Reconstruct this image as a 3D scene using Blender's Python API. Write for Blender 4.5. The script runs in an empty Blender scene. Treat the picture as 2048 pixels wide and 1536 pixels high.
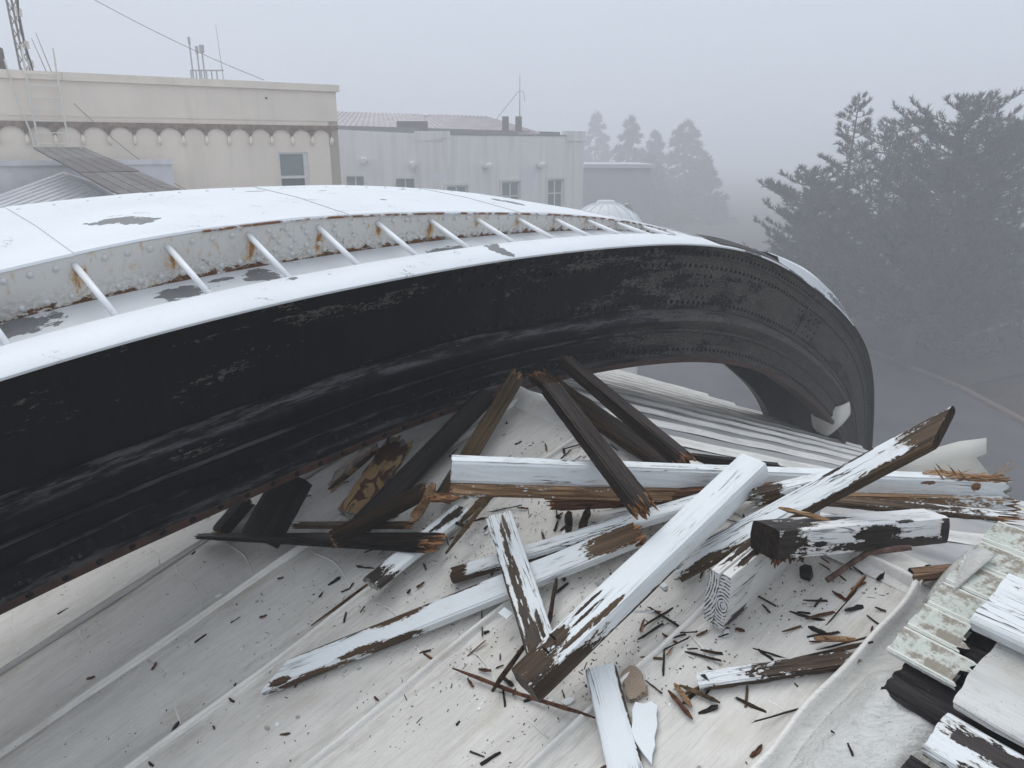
import bpy, bmesh, math, random
import numpy as np
from mathutils import Vector, Matrix

random.seed(7)
rng = np.random.default_rng(7)
sc = bpy.context.scene
COL = sc.collection
rad = math.radians

# ------------------------------------------------------------------ camera
cam = bpy.data.cameras.new('camera')
cam.sensor_width = 36.0
cam.lens = 36.0 * 1500 / 2048
cam.clip_start = 0.05
cam.clip_end = 3000
camo = bpy.data.objects.new('camera', cam)
camo.location = (0, 0, 10)
camo.rotation_euler = (rad(90 - 17.5), 0, 0)
COL.objects.link(camo)
sc.camera = camo

# ------------------------------------------------------------------ sky, sun, exposure
SUN_DIR = Vector((-.28, .34, .90)).normalized()      # towards the bright part of the overcast, ahead and left
SUN_EL, SUN_AZ = math.asin(SUN_DIR.z), math.atan2(SUN_DIR.x, SUN_DIR.y)
w = bpy.data.worlds.new('World')
sc.world = w
w.use_nodes = True
nt = w.node_tree
nt.nodes.clear()
wo = nt.nodes.new('ShaderNodeOutputWorld')
bg = nt.nodes.new('ShaderNodeBackground')
sky = nt.nodes.new('ShaderNodeTexSky')
sky.sky_type = 'NISHITA'
sky.sun_disc = False
sky.sun_elevation = SUN_EL
sky.sun_rotation = SUN_AZ
sky.air_density = 1.0
sky.dust_density = 4.0
hs = nt.nodes.new('ShaderNodeHueSaturation')
hs.inputs['Saturation'].default_value = 0.25
hs.inputs['Value'].default_value = 0.5
tc = nt.nodes.new('ShaderNodeTexCoord')
sp = nt.nodes.new('ShaderNodeSeparateXYZ')
rp = nt.nodes.new('ShaderNodeValToRGB')
rp.color_ramp.elements[0].position = 0.0
rp.color_ramp.elements[0].color = (5.85, 6.4, 7.45, 1)
rp.color_ramp.elements[1].position = 0.9
rp.color_ramp.elements[1].color = (9.2, 10.0, 11.0, 1)
mx = nt.nodes.new('ShaderNodeMix')
mx.data_type = 'RGBA'
mx.inputs[0].default_value = 0.9
nt.links.new(tc.outputs['Generated'], sp.inputs[0])
nt.links.new(sp.outputs['Z'], rp.inputs[0])
nt.links.new(sky.outputs[0], hs.inputs['Color'])
nt.links.new(hs.outputs[0], mx.inputs[6])
nt.links.new(rp.outputs[0], mx.inputs[7])
nt.links.new(mx.outputs[2], bg.inputs[0])
bg.inputs[1].default_value = 0.1
nt.links.new(bg.outputs[0], wo.inputs[0])

sl = bpy.data.lights.new('sun', 'SUN')
sl.energy = 1.1
sl.angle = rad(50)
sl.color = (1.0, 0.97, 0.93)
so = bpy.data.objects.new('sun', sl)
so.rotation_euler = (-SUN_DIR).to_track_quat('-Z', 'Y').to_euler()
COL.objects.link(so)

sc.view_settings.view_transform = 'Standard'
sc.view_settings.look = 'None'
sc.view_settings.exposure = 0.12
sc.view_settings.gamma = 1.0
sc.view_settings.use_curve_mapping = False
sc.cycles.volume_bounces = 2
sc.cycles.max_bounces = 6
sc.cycles.denoising_prefilter = 'NONE'      # keeps the fine wear that the default smears
sc.cycles.diffuse_bounces = 3

# ------------------------------------------------------------------ helpers
def tag(o, label=None, cat=None, group=None, kind=None):
    if label: o['label'] = label
    if cat: o['category'] = cat
    if group: o['group'] = group
    if kind: o['kind'] = kind
    return o

def empty(name, loc=(0, 0, 0), label=None, cat=None, group=None):
    o = bpy.data.objects.new(name, None)
    o.location = loc
    o.empty_display_size = 0.1
    COL.objects.link(o)
    return tag(o, label, cat, group)

WORLD = {}
def link(name, me, parent=None, M=None, smooth=False):
    """link a mesh object; M is its world matrix, whatever its parent"""
    o = bpy.data.objects.new(name, me)
    COL.objects.link(o)
    M = M if M is not None else Matrix.Identity(4)
    if parent is not None:
        PW = WORLD.get(parent.name)
        if PW is None: PW = Matrix.Translation(parent.location)
        o.parent = parent
        o.matrix_parent_inverse = PW.inverted()
    o.matrix_basis = M
    WORLD[o.name] = M.copy()
    if smooth:
        me.polygons.foreach_set('use_smooth', [True] * len(me.polygons))
    return o

class MB:
    """collects faces; build() links them as ONE mesh object"""
    def __init__(s):
        s.v, s.f, s.mi, s.uv = [], [], [], []
    def add(s, vs, fs, mi=0):
        b = len(s.v)
        s.v += [tuple(map(float, p)) for p in vs]
        for f in fs:
            s.f.append([i + b for i in f]); s.mi.append(mi)
        return s
    def box(s, c, d, R=None, mi=0, bev=0.0):
        x, y, z = d[0] / 2, d[1] / 2, d[2] / 2
        vs = [Vector((a * x, b * y, e * z)) for a in (-1, 1) for b in (-1, 1) for e in (-1, 1)]
        if R is not None: vs = [R @ p for p in vs]
        c = Vector(c)
        fs = [(0, 1, 3, 2), (4, 6, 7, 5), (0, 4, 5, 1), (2, 3, 7, 6), (0, 2, 6, 4), (1, 5, 7, 3)]
        return s.add([p + c for p in vs], fs, mi)
    def hexa(s, p8, mi=0):
        return s.add(p8, [(0, 3, 2, 1), (4, 5, 6, 7), (0, 1, 5, 4), (1, 2, 6, 5), (2, 3, 7, 6), (3, 0, 4, 7)], mi)
    def tube(s, pts, rs, n=8, mi=0, cap=True):
        pts = [Vector(p) for p in pts]
        if not hasattr(rs, '__len__'): rs = [rs] * len(pts)
        vs, fs = [], []
        up = None
        for i, p in enumerate(pts):
            d = (pts[min(i + 1, len(pts) - 1)] - pts[max(i - 1, 0)])
            d = d.normalized() if d.length > 1e-9 else Vector((0, 0, 1))
            if up is None:
                up = Vector((0, 0, 1)) if abs(d.z) < 0.9 else Vector((1, 0, 0))
            a = d.cross(up).normalized(); b = a.cross(d).normalized(); up = b
            for k in range(n):
                t = 2 * math.pi * k / n
                vs.append(p + a * (math.cos(t) * rs[i]) + b * (math.sin(t) * rs[i]))
        for i in range(len(pts) - 1):
            for k in range(n):
                fs.append((i * n + k, i * n + (k + 1) % n, (i + 1) * n + (k + 1) % n, (i + 1) * n + k))
        if cap:
            fs.append(tuple(range(n))[::-1]); fs.append(tuple((len(pts) - 1) * n + k for k in range(n)))
        return s.add(vs, fs, mi)
    def mesh(s, name, mats):
        me = bpy.data.meshes.new(name)
        me.from_pydata(s.v, [], s.f)
        for m in (mats if isinstance(mats, (list, tuple)) else [mats]): me.materials.append(m)
        if any(s.mi): me.polygons.foreach_set('material_index', s.mi)
        me.update()
        return me
    def build(s, name, mats, parent=None, smooth=False, fix=True):
        me = s.mesh(name, mats)
        if fix:
            bm = bmesh.new(); bm.from_mesh(me)
            bmesh.ops.recalc_face_normals(bm, faces=bm.faces[:])
            bm.to_mesh(me); bm.free()
        return link(name, me, parent, None, smooth)

def basis(o, X, Y, Z):
    M = Matrix((X, Y, Z)).transposed().to_4x4()
    M.translation = Vector(o)
    return M

# ------------------------------------------------------------------ node helpers
class G:
    def __init__(s, nt): s.t = nt
    def n(s, typ, ins=None, out=0, **kw):
        nd = s.t.nodes.new('ShaderNode' + typ)
        for k, v in kw.items(): setattr(nd, k, v)
        for k, v in (ins or {}).items():
            sk = nd.inputs[k]
            if isinstance(v, bpy.types.NodeSocket): s.t.links.new(v, sk)
            else: sk.default_value = v
        return nd.outputs[out]
    def m(s, op, a, b=None, c=None, clamp=False):
        i = {0: a}
        if b is not None: i[1] = b
        if c is not None: i[2] = c
        return s.n('Math', i, operation=op, use_clamp=clamp)
    def vm(s, op, a, b=None, out=0):
        i = {0: a}
        if b is not None: i[1] = b
        return s.n('VectorMath', i, out, operation=op)
    def noise(s, vec, scale=1.0, detail=3.0, rough=0.55, dist=0.0):
        return s.n('TexNoise', {'Vector': vec, 'Scale': scale, 'Detail': detail, 'Roughness': rough, 'Distortion': dist})
    def scale(s, vec, xyz): return s.vm('MULTIPLY', vec, xyz)
    def step(s, v, a, b):  # smooth 0..1 between a and b
        return s.n('MapRange', {'Value': v, 'From Min': a, 'From Max': b, 'To Min': 0.0, 'To Max': 1.0}, interpolation_type='SMOOTHSTEP')
    def mix(s, f, a, b):
        nd = s.t.nodes.new('ShaderNodeMix'); nd.data_type = 'RGBA'
        for k, v in ((0, f), (6, a), (7, b)):
            if isinstance(v, bpy.types.NodeSocket): s.t.links.new(v, nd.inputs[k])
            else: nd.inputs[k].default_value = v if k == 0 else (tuple(v) + (1,))[:4]
        return nd.outputs[2]
    def bump(s, h, strength, dist, normal=None):
        i = {'Height': h, 'Strength': strength, 'Distance': dist}
        if normal is not None: i['Normal'] = normal
        return s.n('Bump', i)

def new_mat(name, rough=0.6, spec=0.3, metal=0.0):
    m = bpy.data.materials.new(name); m.use_nodes = True
    t = m.node_tree
    b = t.nodes['Principled BSDF']
    b.inputs['Roughness'].default_value = rough
    b.inputs['Specular IOR Level'].default_value = spec
    b.inputs['Metallic'].default_value = metal
    g = G(t)
    def out(col=None, rough=None, nrm=None):
        for k, v in (('Base Color', col), ('Roughness', rough), ('Normal', nrm)):
            if v is None: continue
            if isinstance(v, bpy.types.NodeSocket): t.links.new(v, b.inputs[k])
            else: b.inputs[k].default_value = (tuple(v) + (1,))[:4] if k == 'Base Color' else v
    return m, g, out

def obj_vec(g, off=(0, 0, 0)):
    v = g.n('TexCoord', out=3)
    return g.vm('ADD', v, off)

def plain(name, col, rough=0.6, var=0.15, scale=6.0, bump=0.0, spec=0.3, metal=0.0, stretch=(1, 1, 1)):
    m, g, out = new_mat(name, rough, spec, metal)
    v = g.scale(obj_vec(g), stretch)
    nz = g.noise(v, scale, 6, 0.6)
    c = g.mix(g.step(nz, 0.3, 0.7), tuple(x * (1 - var) for x in col), tuple(min(1, x * (1 + var)) for x in col))
    out(c, None, g.bump(nz, 0.5, bump) if bump else None)
    return m

# ------------------------------------------------------------------ materials
def field(g, v, patches):
    """union of soft ellipsoids, positive inside"""
    cur = None
    for c, r in patches:
        d = g.vm('SUBTRACT', v, tuple(c))
        d = g.vm('MULTIPLY', d, tuple(1 / x for x in r))
        L = g.vm('LENGTH', d, out=1)
        f = g.m('SUBTRACT', 1.0, L)
        cur = f if cur is None else g.m('MAXIMUM', cur, f)
    return cur

def wood_color(g, v, dark, light, sx=2.2, sy=70):
    gr = g.noise(g.scale(v, (sx, sy, sy)), 1.0, 5, 0.6, 0.4)
    big = g.noise(g.scale(v, (3, 9, 9)), 1.0, 3)
    c = g.mix(g.step(gr, 0.32, 0.68), dark, light)
    c = g.mix(g.m('MULTIPLY', g.step(big, 0.35, 0.7), 0.55), c, tuple(x * 0.45 for x in dark))
    return c, gr

def paint_wood(name, peel=0.3, crack=0.6, patches=(), dark=(.024, .014, .008), light=(.085, .050, .028),
               paint=(.715, .745, .76), off=0.0, dirt=0.3):
    m, g, out = new_mat(name, 0.55, 0.15)
    v0 = g.n('TexCoord', out=3)
    v = g.vm('ADD', v0, (off * 3.1, off * 1.7, off * 2.3))
    wc, gr = wood_color(g, v, dark, light)
    # peeling
    n1 = g.noise(g.scale(v, (13, 34, 34)), 1.0, 7, 0.70, 0.3)
    n2 = g.noise(g.scale(v, (22, 110, 110)), 1.0, 5, 0.65)
    pe = g.m('ADD', g.m('MULTIPLY', n1, 0.75), g.m('MULTIPLY', n2, 0.35))
    thr = 0.80 - 0.33 * peel
    mask = g.step(pe, thr, thr + 0.012)
    if patches:
        f = field(g, v0, patches)
        nn = g.noise(g.scale(v, (22, 42, 42)), 1.0, 6, 0.65, 0.2)
        n4 = g.noise(g.scale(v, (75, 190, 190)), 1.0, 5, 0.65)
        f = g.m('ADD', f, g.m('MULTIPLY', g.m('SUBTRACT', nn, 0.5), 1.2))
        f = g.m('ADD', f, g.m('MULTIPLY', g.m('SUBTRACT', n2, 0.5), 1.0))
        f = g.m('ADD', f, g.m('MULTIPLY', g.m('SUBTRACT', n4, 0.5), 0.9))
        mask = g.m('MAXIMUM', mask, g.step(f, 0.14, 0.17))
        halo_f = g.step(f, -0.06, 0.14)
    else:
        halo_f = 0.0
    halo = g.m('MULTIPLY', g.m('MAXIMUM', g.step(pe, thr - 0.07, thr), halo_f), 0.62)
    # long cracks along the grain
    cn = g.noise(g.scale(v, (3.2, 60, 60)), 1.0, 3, 0.5, 0.6)
    ridge = g.m('ABSOLUTE', g.m('SUBTRACT', cn, 0.5))
    where = g.step(g.noise(g.scale(v, (5, 12, 12)), 1.0, 2), 0.62 - 0.28 * crack, 0.75 - 0.2 * crack)
    cr = g.m('MULTIPLY', g.m('SUBTRACT', 1.0, g.step(ridge, 0.006, 0.020)), where)
    spk = g.noise(v, 240, 2, 0.5)
    spk = g.m('MULTIPLY', g.step(spk, 0.68, 0.72), dirt)
    sm = g.m('MULTIPLY', g.step(g.noise(g.scale(v, (8, 14, 14)), 1.0, 5, 0.65), 0.45, 0.75), dirt)
    pc = g.mix(sm, paint, (.52, .50, .46))
    pc = g.mix(spk, pc, (.12, .10, .085))
    pc = g.mix(g.m('MULTIPLY', cr, 0.95), pc, (.045, .036, .030))
    pc = g.mix(halo, pc, (.50, .47, .42))
    col = g.mix(mask, pc, wc)
    h = g.m('SUBTRACT', g.m('MULTIPLY', gr, 0.25), g.m('ADD', g.m('MULTIPLY', mask, 0.8), g.m('MULTIPLY', cr, 0.7)))
    out(col, g.m('MULTIPLY_ADD', mask, -0.05, 0.5), g.bump(h, 1.0, 0.003))
    return m

def bare_wood(name, dark=(.014, .009, .006), light=(.055, .034, .021), off=0.0, white=0.0, rough=0.42, sy=70):
    m, g, out = new_mat(name, rough, 0.10)
    v0 = g.n('TexCoord', out=3)
    v = g.vm('ADD', v0, (off * 3.1, off * 1.7, off * 2.3))
    c, gr = wood_color(g, v, dark, light, sy=sy)
    if white:
        n1 = g.noise(g.scale(v, (8, 30, 30)), 1.0, 6, 0.65)
        mk = g.step(n1, 0.75 - white * 0.4, 0.77 - white * 0.4)
        c = g.mix(mk, c, (.72, .72, .71))
    cn = g.noise(g.scale(v, (2.0, 45, 45)), 1.0, 3, 0.5, 0.8)
    cr = g.m('SUBTRACT', 1.0, g.step(g.m('ABSOLUTE', g.m('SUBTRACT', cn, 0.5)), 0.004, 0.02))
    c = g.mix(g.m('MULTIPLY', cr, 0.7), c, (.006, .004, .003))
    fl = g.step(g.noise(v, 160, 2), 0.74, 0.76)
    c = g.mix(g.m('MULTIPLY', fl, 0.6), c, (.45, .43, .40))
    h = g.m('SUBTRACT', gr, g.m('MULTIPLY', cr, 0.6))
    out(c, None, g.bump(h, 0.9, 0.0025))
    return m

M_DARK = [bare_wood('dark_wet_wood_%d' % i, off=1.3 * i, dark=d, light=l) for i, (d, l) in enumerate([
    ((.007, .005, .0045), (.040, .027, .021)), ((.010, .006, .0035), (.070, .037, .017)), ((.006, .0048, .0042), (.026, .019, .016))])]
M_OLIVE = bare_wood('olive_wood', dark=(.050, .032, .014), light=(.15, .10, .050), off=5)
M_RED = bare_wood('red_brown_wood', dark=(.06, .024, .012), light=(.19, .085, .042), off=7)
M_RAW = bare_wood('raw_fir_wood', dark=(.19, .095, .043), light=(.50, .32, .175), off=9, sy=40)
M_TORN = bare_wood('torn_wood', dark=(.06, .022, .009), light=(.50, .26, .12), off=11, sy=110)
M_GREYW = bare_wood('grey_weathered_wood', dark=(.16, .145, .12), light=(.42, .40, .36), off=3, white=0.4)
M_MOTT = bare_wood('yellow_torn_wood', dark=(.040, .012, .005), light=(.085, .03, .013), off=13)
def mottled():
    m, g, out = new_mat('mottled_yellow_wood', 0.5, 0.4)
    v = obj_vec(g, (3, 1, 5))
    n = g.noise(g.scale(v, (9, 20, 20)), 1.0, 3, 0.5, 0.7)
    k = g.step(n, 0.49, 0.52)
    gr = g.noise(g.scale(v, (4, 80, 80)), 1.0, 4)
    c = g.mix(k, (.045, .014, .006), g.mix(gr, (.12, .07, .028), (.30, .20, .085)))
    out(c, None, g.bump(k, 0.4, 0.002))
    return m
M_MOTTLE = mottled()

def endgrain(oy, oz):
    m, g, out = new_mat('ringed_end_grain', 0.65, 0.2)
    v = g.n('TexCoord', out=3)
    wv = g.vm('ADD', v, (0, oy, oz))
    wv = g.scale(wv, (0, 1.25, 0.8))
    d = g.vm('LENGTH', wv, out=1)
    d = g.m('ADD', d, g.m('MULTIPLY', g.noise(v, 30, 3), 0.006))
    s = g.m('SINE', g.m('MULTIPLY', d, 640.0))
    n = g.noise(v, 60, 5, 0.65)
    s = g.m('ADD', s, g.m('MULTIPLY', g.m('SUBTRACT', n, 0.5), 4.0))
    k = g.step(s, 0.35, 0.75)
    c = g.mix(k, (.66, .66, .66), (.02, .014, .011))
    out(c, None, g.bump(k, 0.6, -0.002))
    return m
M_RING = endgrain(.002, .012)
M_RING2 = endgrain(-.10, -.06)

def roof_coat(name, base=(.65, .625, .585), dirt=0.5, streak=0.6, lump=0.0):
    m, g, out = new_mat(name, 0.5, 0.35)
    v = g.n('TexCoord', out=3)
    oi = g.n('ObjectInfo', out=5)
    v = g.vm('ADD', v, g.n('CombineXYZ', {0: g.m('MULTIPLY', oi, 37.0), 1: g.m('MULTIPLY', oi, 17.0)}))
    br = g.noise(g.scale(v, (5, 95, 95)), 1.0, 4, 0.6, 0.5)
    br2 = g.noise(g.scale(v, (26, 26, 26)), 1.0, 5, 0.65, 1.2)
    big = g.noise(g.scale(v, (1.6, 4.5, 4.5)), 1.0, 5, 0.6)
    paler = tuple(min(1, x * 1.10) for x in base)
    c = g.mix(g.step(big, 0.3, 0.7), tuple(x * (1 - 0.15 * dirt) for x in base), paler)  # broad noise blotches, from dirtier to paler coating
    fb = g.noise(g.scale(v, (9, 150, 150)), 1.0, 5, 0.7, .6)
    c = g.mix(g.m('MULTIPLY', g.step(fb, .46, .66), .30), c, (.34, .325, .30))
    blo = g.noise(g.scale(v, (14, 20, 20)), 1.0, 6, .7, .8)
    c = g.mix(g.m('MULTIPLY', g.step(blo, .52, .68), .24 * dirt), c, (.33, .30, .26))
    st = g.step(g.noise(g.scale(v, (2.2, 30, 30)), 1.0, 5, 0.6), 0.5, 0.78)
    c = g.mix(g.m('MULTIPLY', st, 0.30 * streak), c, (.30, .28, .25))
    wsp = g.step(g.noise(v, 230, 3, 0.6), 0.62, 0.68)
    msk = g.step(g.noise(g.scale(v, (4, 6, 6)), 1.0, 5), 0.44, 0.66)
    c = g.mix(g.m('MULTIPLY', g.m('MULTIPLY', wsp, msk), 0.75 * dirt), c, (.09, .065, .045))
    tan = g.step(g.noise(g.scale(v, (3, 5, 5)), 1.0, 5, .65), 0.50, 0.75)
    c = g.mix(g.m('MULTIPLY', tan, 0.5), c, (.46, .41, .32))
    ed = g.n('Attribute', out=2, attribute_name='edge')
    gm = g.m('MULTIPLY', ed, g.step(g.noise(g.scale(v, (6, 30, 30)), 1.0, 5, .65), 0.40, 0.62))
    c = g.mix(g.m('MULTIPLY', gm, 0.28), c, (.24, .215, .18))
    sp2 = g.m('MULTIPLY', g.step(g.noise(v, 95, 4, 0.65), 0.66, 0.69), g.step(g.noise(g.scale(v, (3, 4, 4)), 1.0, 3), 0.45, 0.6))
    c = g.mix(g.m('MULTIPLY', sp2, 0.8), c, (.12, .09, .065))
    h = g.m('ADD', g.m('MULTIPLY', br, 0.9), g.m('MULTIPLY', br2, 0.6))
    nb = g.bump(h, 0.8, 0.003)
    if lump:
        nb = g.bump(g.m('ADD', g.noise(g.scale(v, (22, 30, 30)), 1.0, 5, .6, .8), g.noise(v, 9, 3)), 0.9, lump, nb)
    out(c, g.m('MULTIPLY_ADD', br2, 0.25, 0.38), nb)
    return m
M_ROOF = roof_coat('white_roof_coating')
M_ROOF_R = roof_coat('grimy_shaded_roof_coating', base=(.40, .40, .40), dirt=0.7, streak=1.6)  # grey base paints in the shade of the hollow pans, along with grime
M_SEAM = roof_coat('white_seam_coating', base=(.72, .70, .66), dirt=0.4)
M_CURB = roof_coat('lumpy_white_coating', base=(.57, .57, .55), dirt=1.3, lump=.012)

def steel_dark():
    m, g, out = new_mat('black_painted_steel', 0.5, 0.06)
    uv = g.n('UVMap')
    a = g.noise(g.scale(uv, (1.7, 7.0, 1)), 1.0, 9, 0.74, 0.2)
    b = g.noise(g.scale(uv, (34, 75, 1)), 1.0, 6, 0.75)
    su = g.n('SeparateXYZ', {0: uv}, 0)
    far = g.step(su, -0.6, 3.2)       # the paint is worn thinner towards the right-hand end
    k = g.m('ADD', g.m('MULTIPLY', a, 0.75), g.m('MULTIPLY', b, 0.42))
    sv = g.n('SeparateXYZ', {0: uv}, 1)
    run = g.noise(g.scale(uv, (22, 1.6, 1)), 1.0, 5, 0.65)
    k = g.m('ADD', k, g.m('MULTIPLY', far, g.m('MULTIPLY_ADD', run, 0.22, -0.005)))
    k = g.m('ADD', k, g.m('MULTIPLY', g.m('SUBTRACT', 1.0, g.step(sv, 0.06, 0.20)), 0.06))
    k = g.m('SUBTRACT', k, g.m('MULTIPLY_ADD', far, -0.045, 0.070))
    wear = g.step(k, 0.605, 0.635)
    fine = g.step(g.noise(g.scale(uv, (55, 260, 1)), 1.0, 3), 0.70, 0.74)
    wear = g.m('MAXIMUM', wear, g.m('MULTIPLY', fine, g.step(k, 0.50, 0.62)))
    base = g.mix(g.step(run, 0.4, 0.75), (.0028, .0030, .0042), (.007, .0068, .0078))
    worn = g.mix(g.step(b, .3, .7), (.026, .024, .022), (.15, .138, .124))
    c = g.mix(g.m('MULTIPLY', wear, g.m('MULTIPLY_ADD', g.noise(g.scale(uv, (5, 9, 1)), 1.0, 5, .7), 0.9, .30)), base, worn)
    dust = g.n('SeparateXYZ', {0: g.n('NewGeometry', out=1)}, 2)
    grey = g.m('MULTIPLY', g.step(dust, 0.0, 0.5), g.step(g.noise(g.scale(uv, (2.5, 22, 1)), 1.0, 7, 0.75), 0.46, 0.6))
    c = g.mix(g.m('MULTIPLY', grey, 0.8), c, (.09, .088, .092))
    h = g.m('ADD', g.m('MULTIPLY', wear, -0.4), g.m('MULTIPLY', b, 0.25))
    out(c, g.m('MULTIPLY_ADD', wear, 0.3, 0.38), g.bump(h, 0.5, 0.002))
    return m
M_STEEL = steel_dark()
M_RUSTLIP = plain('rust_brown_steel', (.045, .019, .012), 0.6, 0.5, 14, 0.001)
M_INNER = plain('brown_inner_steel', (.035, .031, .027), 0.7, 0.4, 3, 0.001)
M_BLACKRIVET = plain('black_rivet_steel', (.005, .005, .006), 0.5, 0.3, 30, 0, .1)

ROD_TH = [-9.45 + 1.5 * i + (0.02 if i < 5 else -0.02 * (i - 4)) for i in range(14)]
def steel_white(name, patches=(), rust=None, base=(.72, .75, .78), blister=0.3):
    """white paint over grey steel; UV = (metres along the arc, metres across)"""
    m, g, out = new_mat(name, 0.45, 0.35)
    uv = g.n('UVMap')
    n = g.noise(g.scale(uv, (15, 24, 1)), 1.0, 7, 0.62, .4)
    n3 = g.noise(g.scale(uv, (30, 30, 1)), 1.0, 5, 0.7)
    st = g.step(g.noise(g.scale(uv, (2, 3, 1)), 1.0, 5), 0.35, 0.75)
    c = g.mix(g.m('MULTIPLY', st, 0.35), base, tuple(x * 0.80 for x in base))
    drp = g.step(g.noise(g.scale(uv, (30, 2.5, 1)), 1.0, 5, .65), .55, .75)
    c = g.mix(g.m('MULTIPLY', drp, 0.16), c, (.42, .40, .35))
    h = g.m('MULTIPLY', n3, blister)
    if patches:
        f = field(g, uv, [((p[0], p[1], 0), (p[2], p[3], 1)) for p in patches])
        f = g.m('ADD', f, g.m('MULTIPLY', g.m('SUBTRACT', n, 0.5), 2.4))
        mk = g.step(f, 0.10, 0.13)
        edge = g.m('SUBTRACT', g.step(f, 0.0, 0.02), g.step(f, 0.03, 0.12))
        c = g.mix(mk, c, g.mix(n3, (.11, .11, .115), (.21, .21, .215)))
        h = g.m('SUBTRACT', h, g.m('MULTIPLY', mk, 0.8))
    # small chips and hairline cracks
    ch = g.step(g.noise(g.scale(uv, (26, 40, 1)), 1.0, 5, 0.7), 0.715, 0.73)
    ck = g.m('ABSOLUTE', g.m('SUBTRACT', g.noise(g.scale(uv, (7, 7, 1)), 1.0, 6, 0.6, 1.0), 0.5))
    ck = g.m('MULTIPLY', g.m('SUBTRACT', 1.0, g.step(ck, 0.003, 0.009)), g.step(g.noise(g.scale(uv, (4, 5, 1)), 1.0, 3), 0.56, 0.64))
    ch = g.m('MAXIMUM', ch, g.m('MULTIPLY', ck, .8))
    c = g.mix(ch, c, (.16, .155, .155))
    if rust == 'web':
        sx = g.n('SeparateXYZ', {0: uv}, 0); sy = g.n('SeparateXYZ', {0: uv}, 1)
        # grimy crazed band and scaling rust at the foot of the web (v = 0 at the foot)
        foot = g.m('SUBTRACT', 1.0, g.step(sy, 0.0, 0.11))
        cz = g.noise(g.scale(uv, (55, 70, 1)), 1.0, 6, 0.7)
        grime = g.m('MULTIPLY', foot, g.step(cz, 0.42, 0.62))
        c = g.mix(g.m('MULTIPLY', grime, 0.6), c, (.36, .31, .235))
        sc_ = g.m('ADD', g.m('MULTIPLY', g.m('SUBTRACT', 0.028, sy), 22.0), g.m('MULTIPLY', g.m('SUBTRACT', g.noise(g.scale(uv, (14, 22, 1)), 1.0, 6, 0.7), 0.52), 4.0))
        rk = g.step(sc_, 0.2, 0.45)
        rcol = g.mix(n3, (.035, .014, .008), (.22, .085, .028))
        c = g.mix(rk, c, rcol)
        # streaks running down from each rod
        tot = None
        for i, th in enumerate(ROD_TH):
            u0 = rad(th) * 11.6
            top = 0.135 - 0.006 * i
            d = g.m('ABSOLUTE', g.m('SUBTRACT', sx, g.m('MULTIPLY_ADD', sy, 0.10, u0 + 0.012 - 0.012)))
            q = g.m('SUBTRACT', 1.0, g.m('MULTIPLY', d, 36.0 - (i * 7 % 12)))
            q = g.m('MULTIPLY', q, g.step(sy, top + 0.02, top - 0.03))
            q = g.m('MULTIPLY', q, g.step(sy, -.03 + .05 * ((i * 7) % 3) / 2, .07 + .03 * (i % 2)))
            tot = q if tot is None else g.m('MAXIMUM', tot, q)
        sn = g.noise(g.scale(uv, (48, 15, 1)), 1.0, 6, 0.7)
        tot = g.m('ADD', tot, g.m('MULTIPLY', g.m('SUBTRACT', sn, 0.58), 3.2))
        soft = g.step(tot, -0.20, 0.55)
        c = g.mix(g.m('MULTIPLY', soft, 0.85), c, (.55, .34, .12))
        c = g.mix(g.m('MULTIPLY', g.step(tot, 0.30, 0.75), .85), c, (.30, .105, .022))
        # rusty lip along the top edge towards the right
        lip = g.m('MULTIPLY', g.step(sx, -0.95, -0.55), g.step(g.noise(g.scale(uv, (8, 60, 1)), 1.0, 5, 0.7), 0.46, 0.6))
        h = g.m('SUBTRACT', h, g.m('MULTIPLY', rk, 0.9))
    if rust == 'lip':
        c = g.mix(g.step(n, 0.42, 0.55), c, g.mix(n3, (.05, .02, .01), (.32, .13, .045)))
    out(c, None, g.bump(h, 0.5, 0.0022))
    return m

# ------------------------------------------------------------------ the roof we look down on
Q = Vector((.8241, .5664, 0)); R_ = Vector((-.5664, .8241, 0))
A0 = Vector((.0628, 3.437, 8.861))
SL_L, SL_R = 0.4, 0.3744
DL = (Q + Vector((0, 0, SL_L))).normalized(); DR = (Q - Vector((0, 0, SL_R))).normalized()
NL = DL.cross(R_).normalized(); NR = DR.cross(R_).normalized()
if NL.z < 0: NL = -NL
if NR.z < 0: NR = -NR
CL, CR = math.sqrt(1 + SL_L ** 2), math.sqrt(1 + SL_R ** 2)
M_L = basis(A0, DL, R_, NL)          # x up the slope, y along the ridge, z out of the roof
M_R = basis(A0, -DR, -R_, NR)
def roof_z(x, y):
    d = (x - A0.x) * Q.x + (y - A0.y) * Q.y
    return A0.z - (SL_L * max(-d, 0) + SL_R * max(d, 0))
def on_left(s, t, h=0.0):
    """s = plan distance from the ridge (negative downhill), t = along the ridge"""
    return A0 + Q * s + R_ * t + Vector((0, 0, SL_L * s)) + NL * h
def frame_on_left(s, t, h, ang):
    """matrix lying on the left slope, x turned by ang within the slope"""
    c, n_ = math.cos(ang), math.sin(ang)
    X = DL * c + R_ * n_; Y = R_ * c - DL * n_
    return basis(on_left(s, t, h), X, Y, NL)

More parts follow.
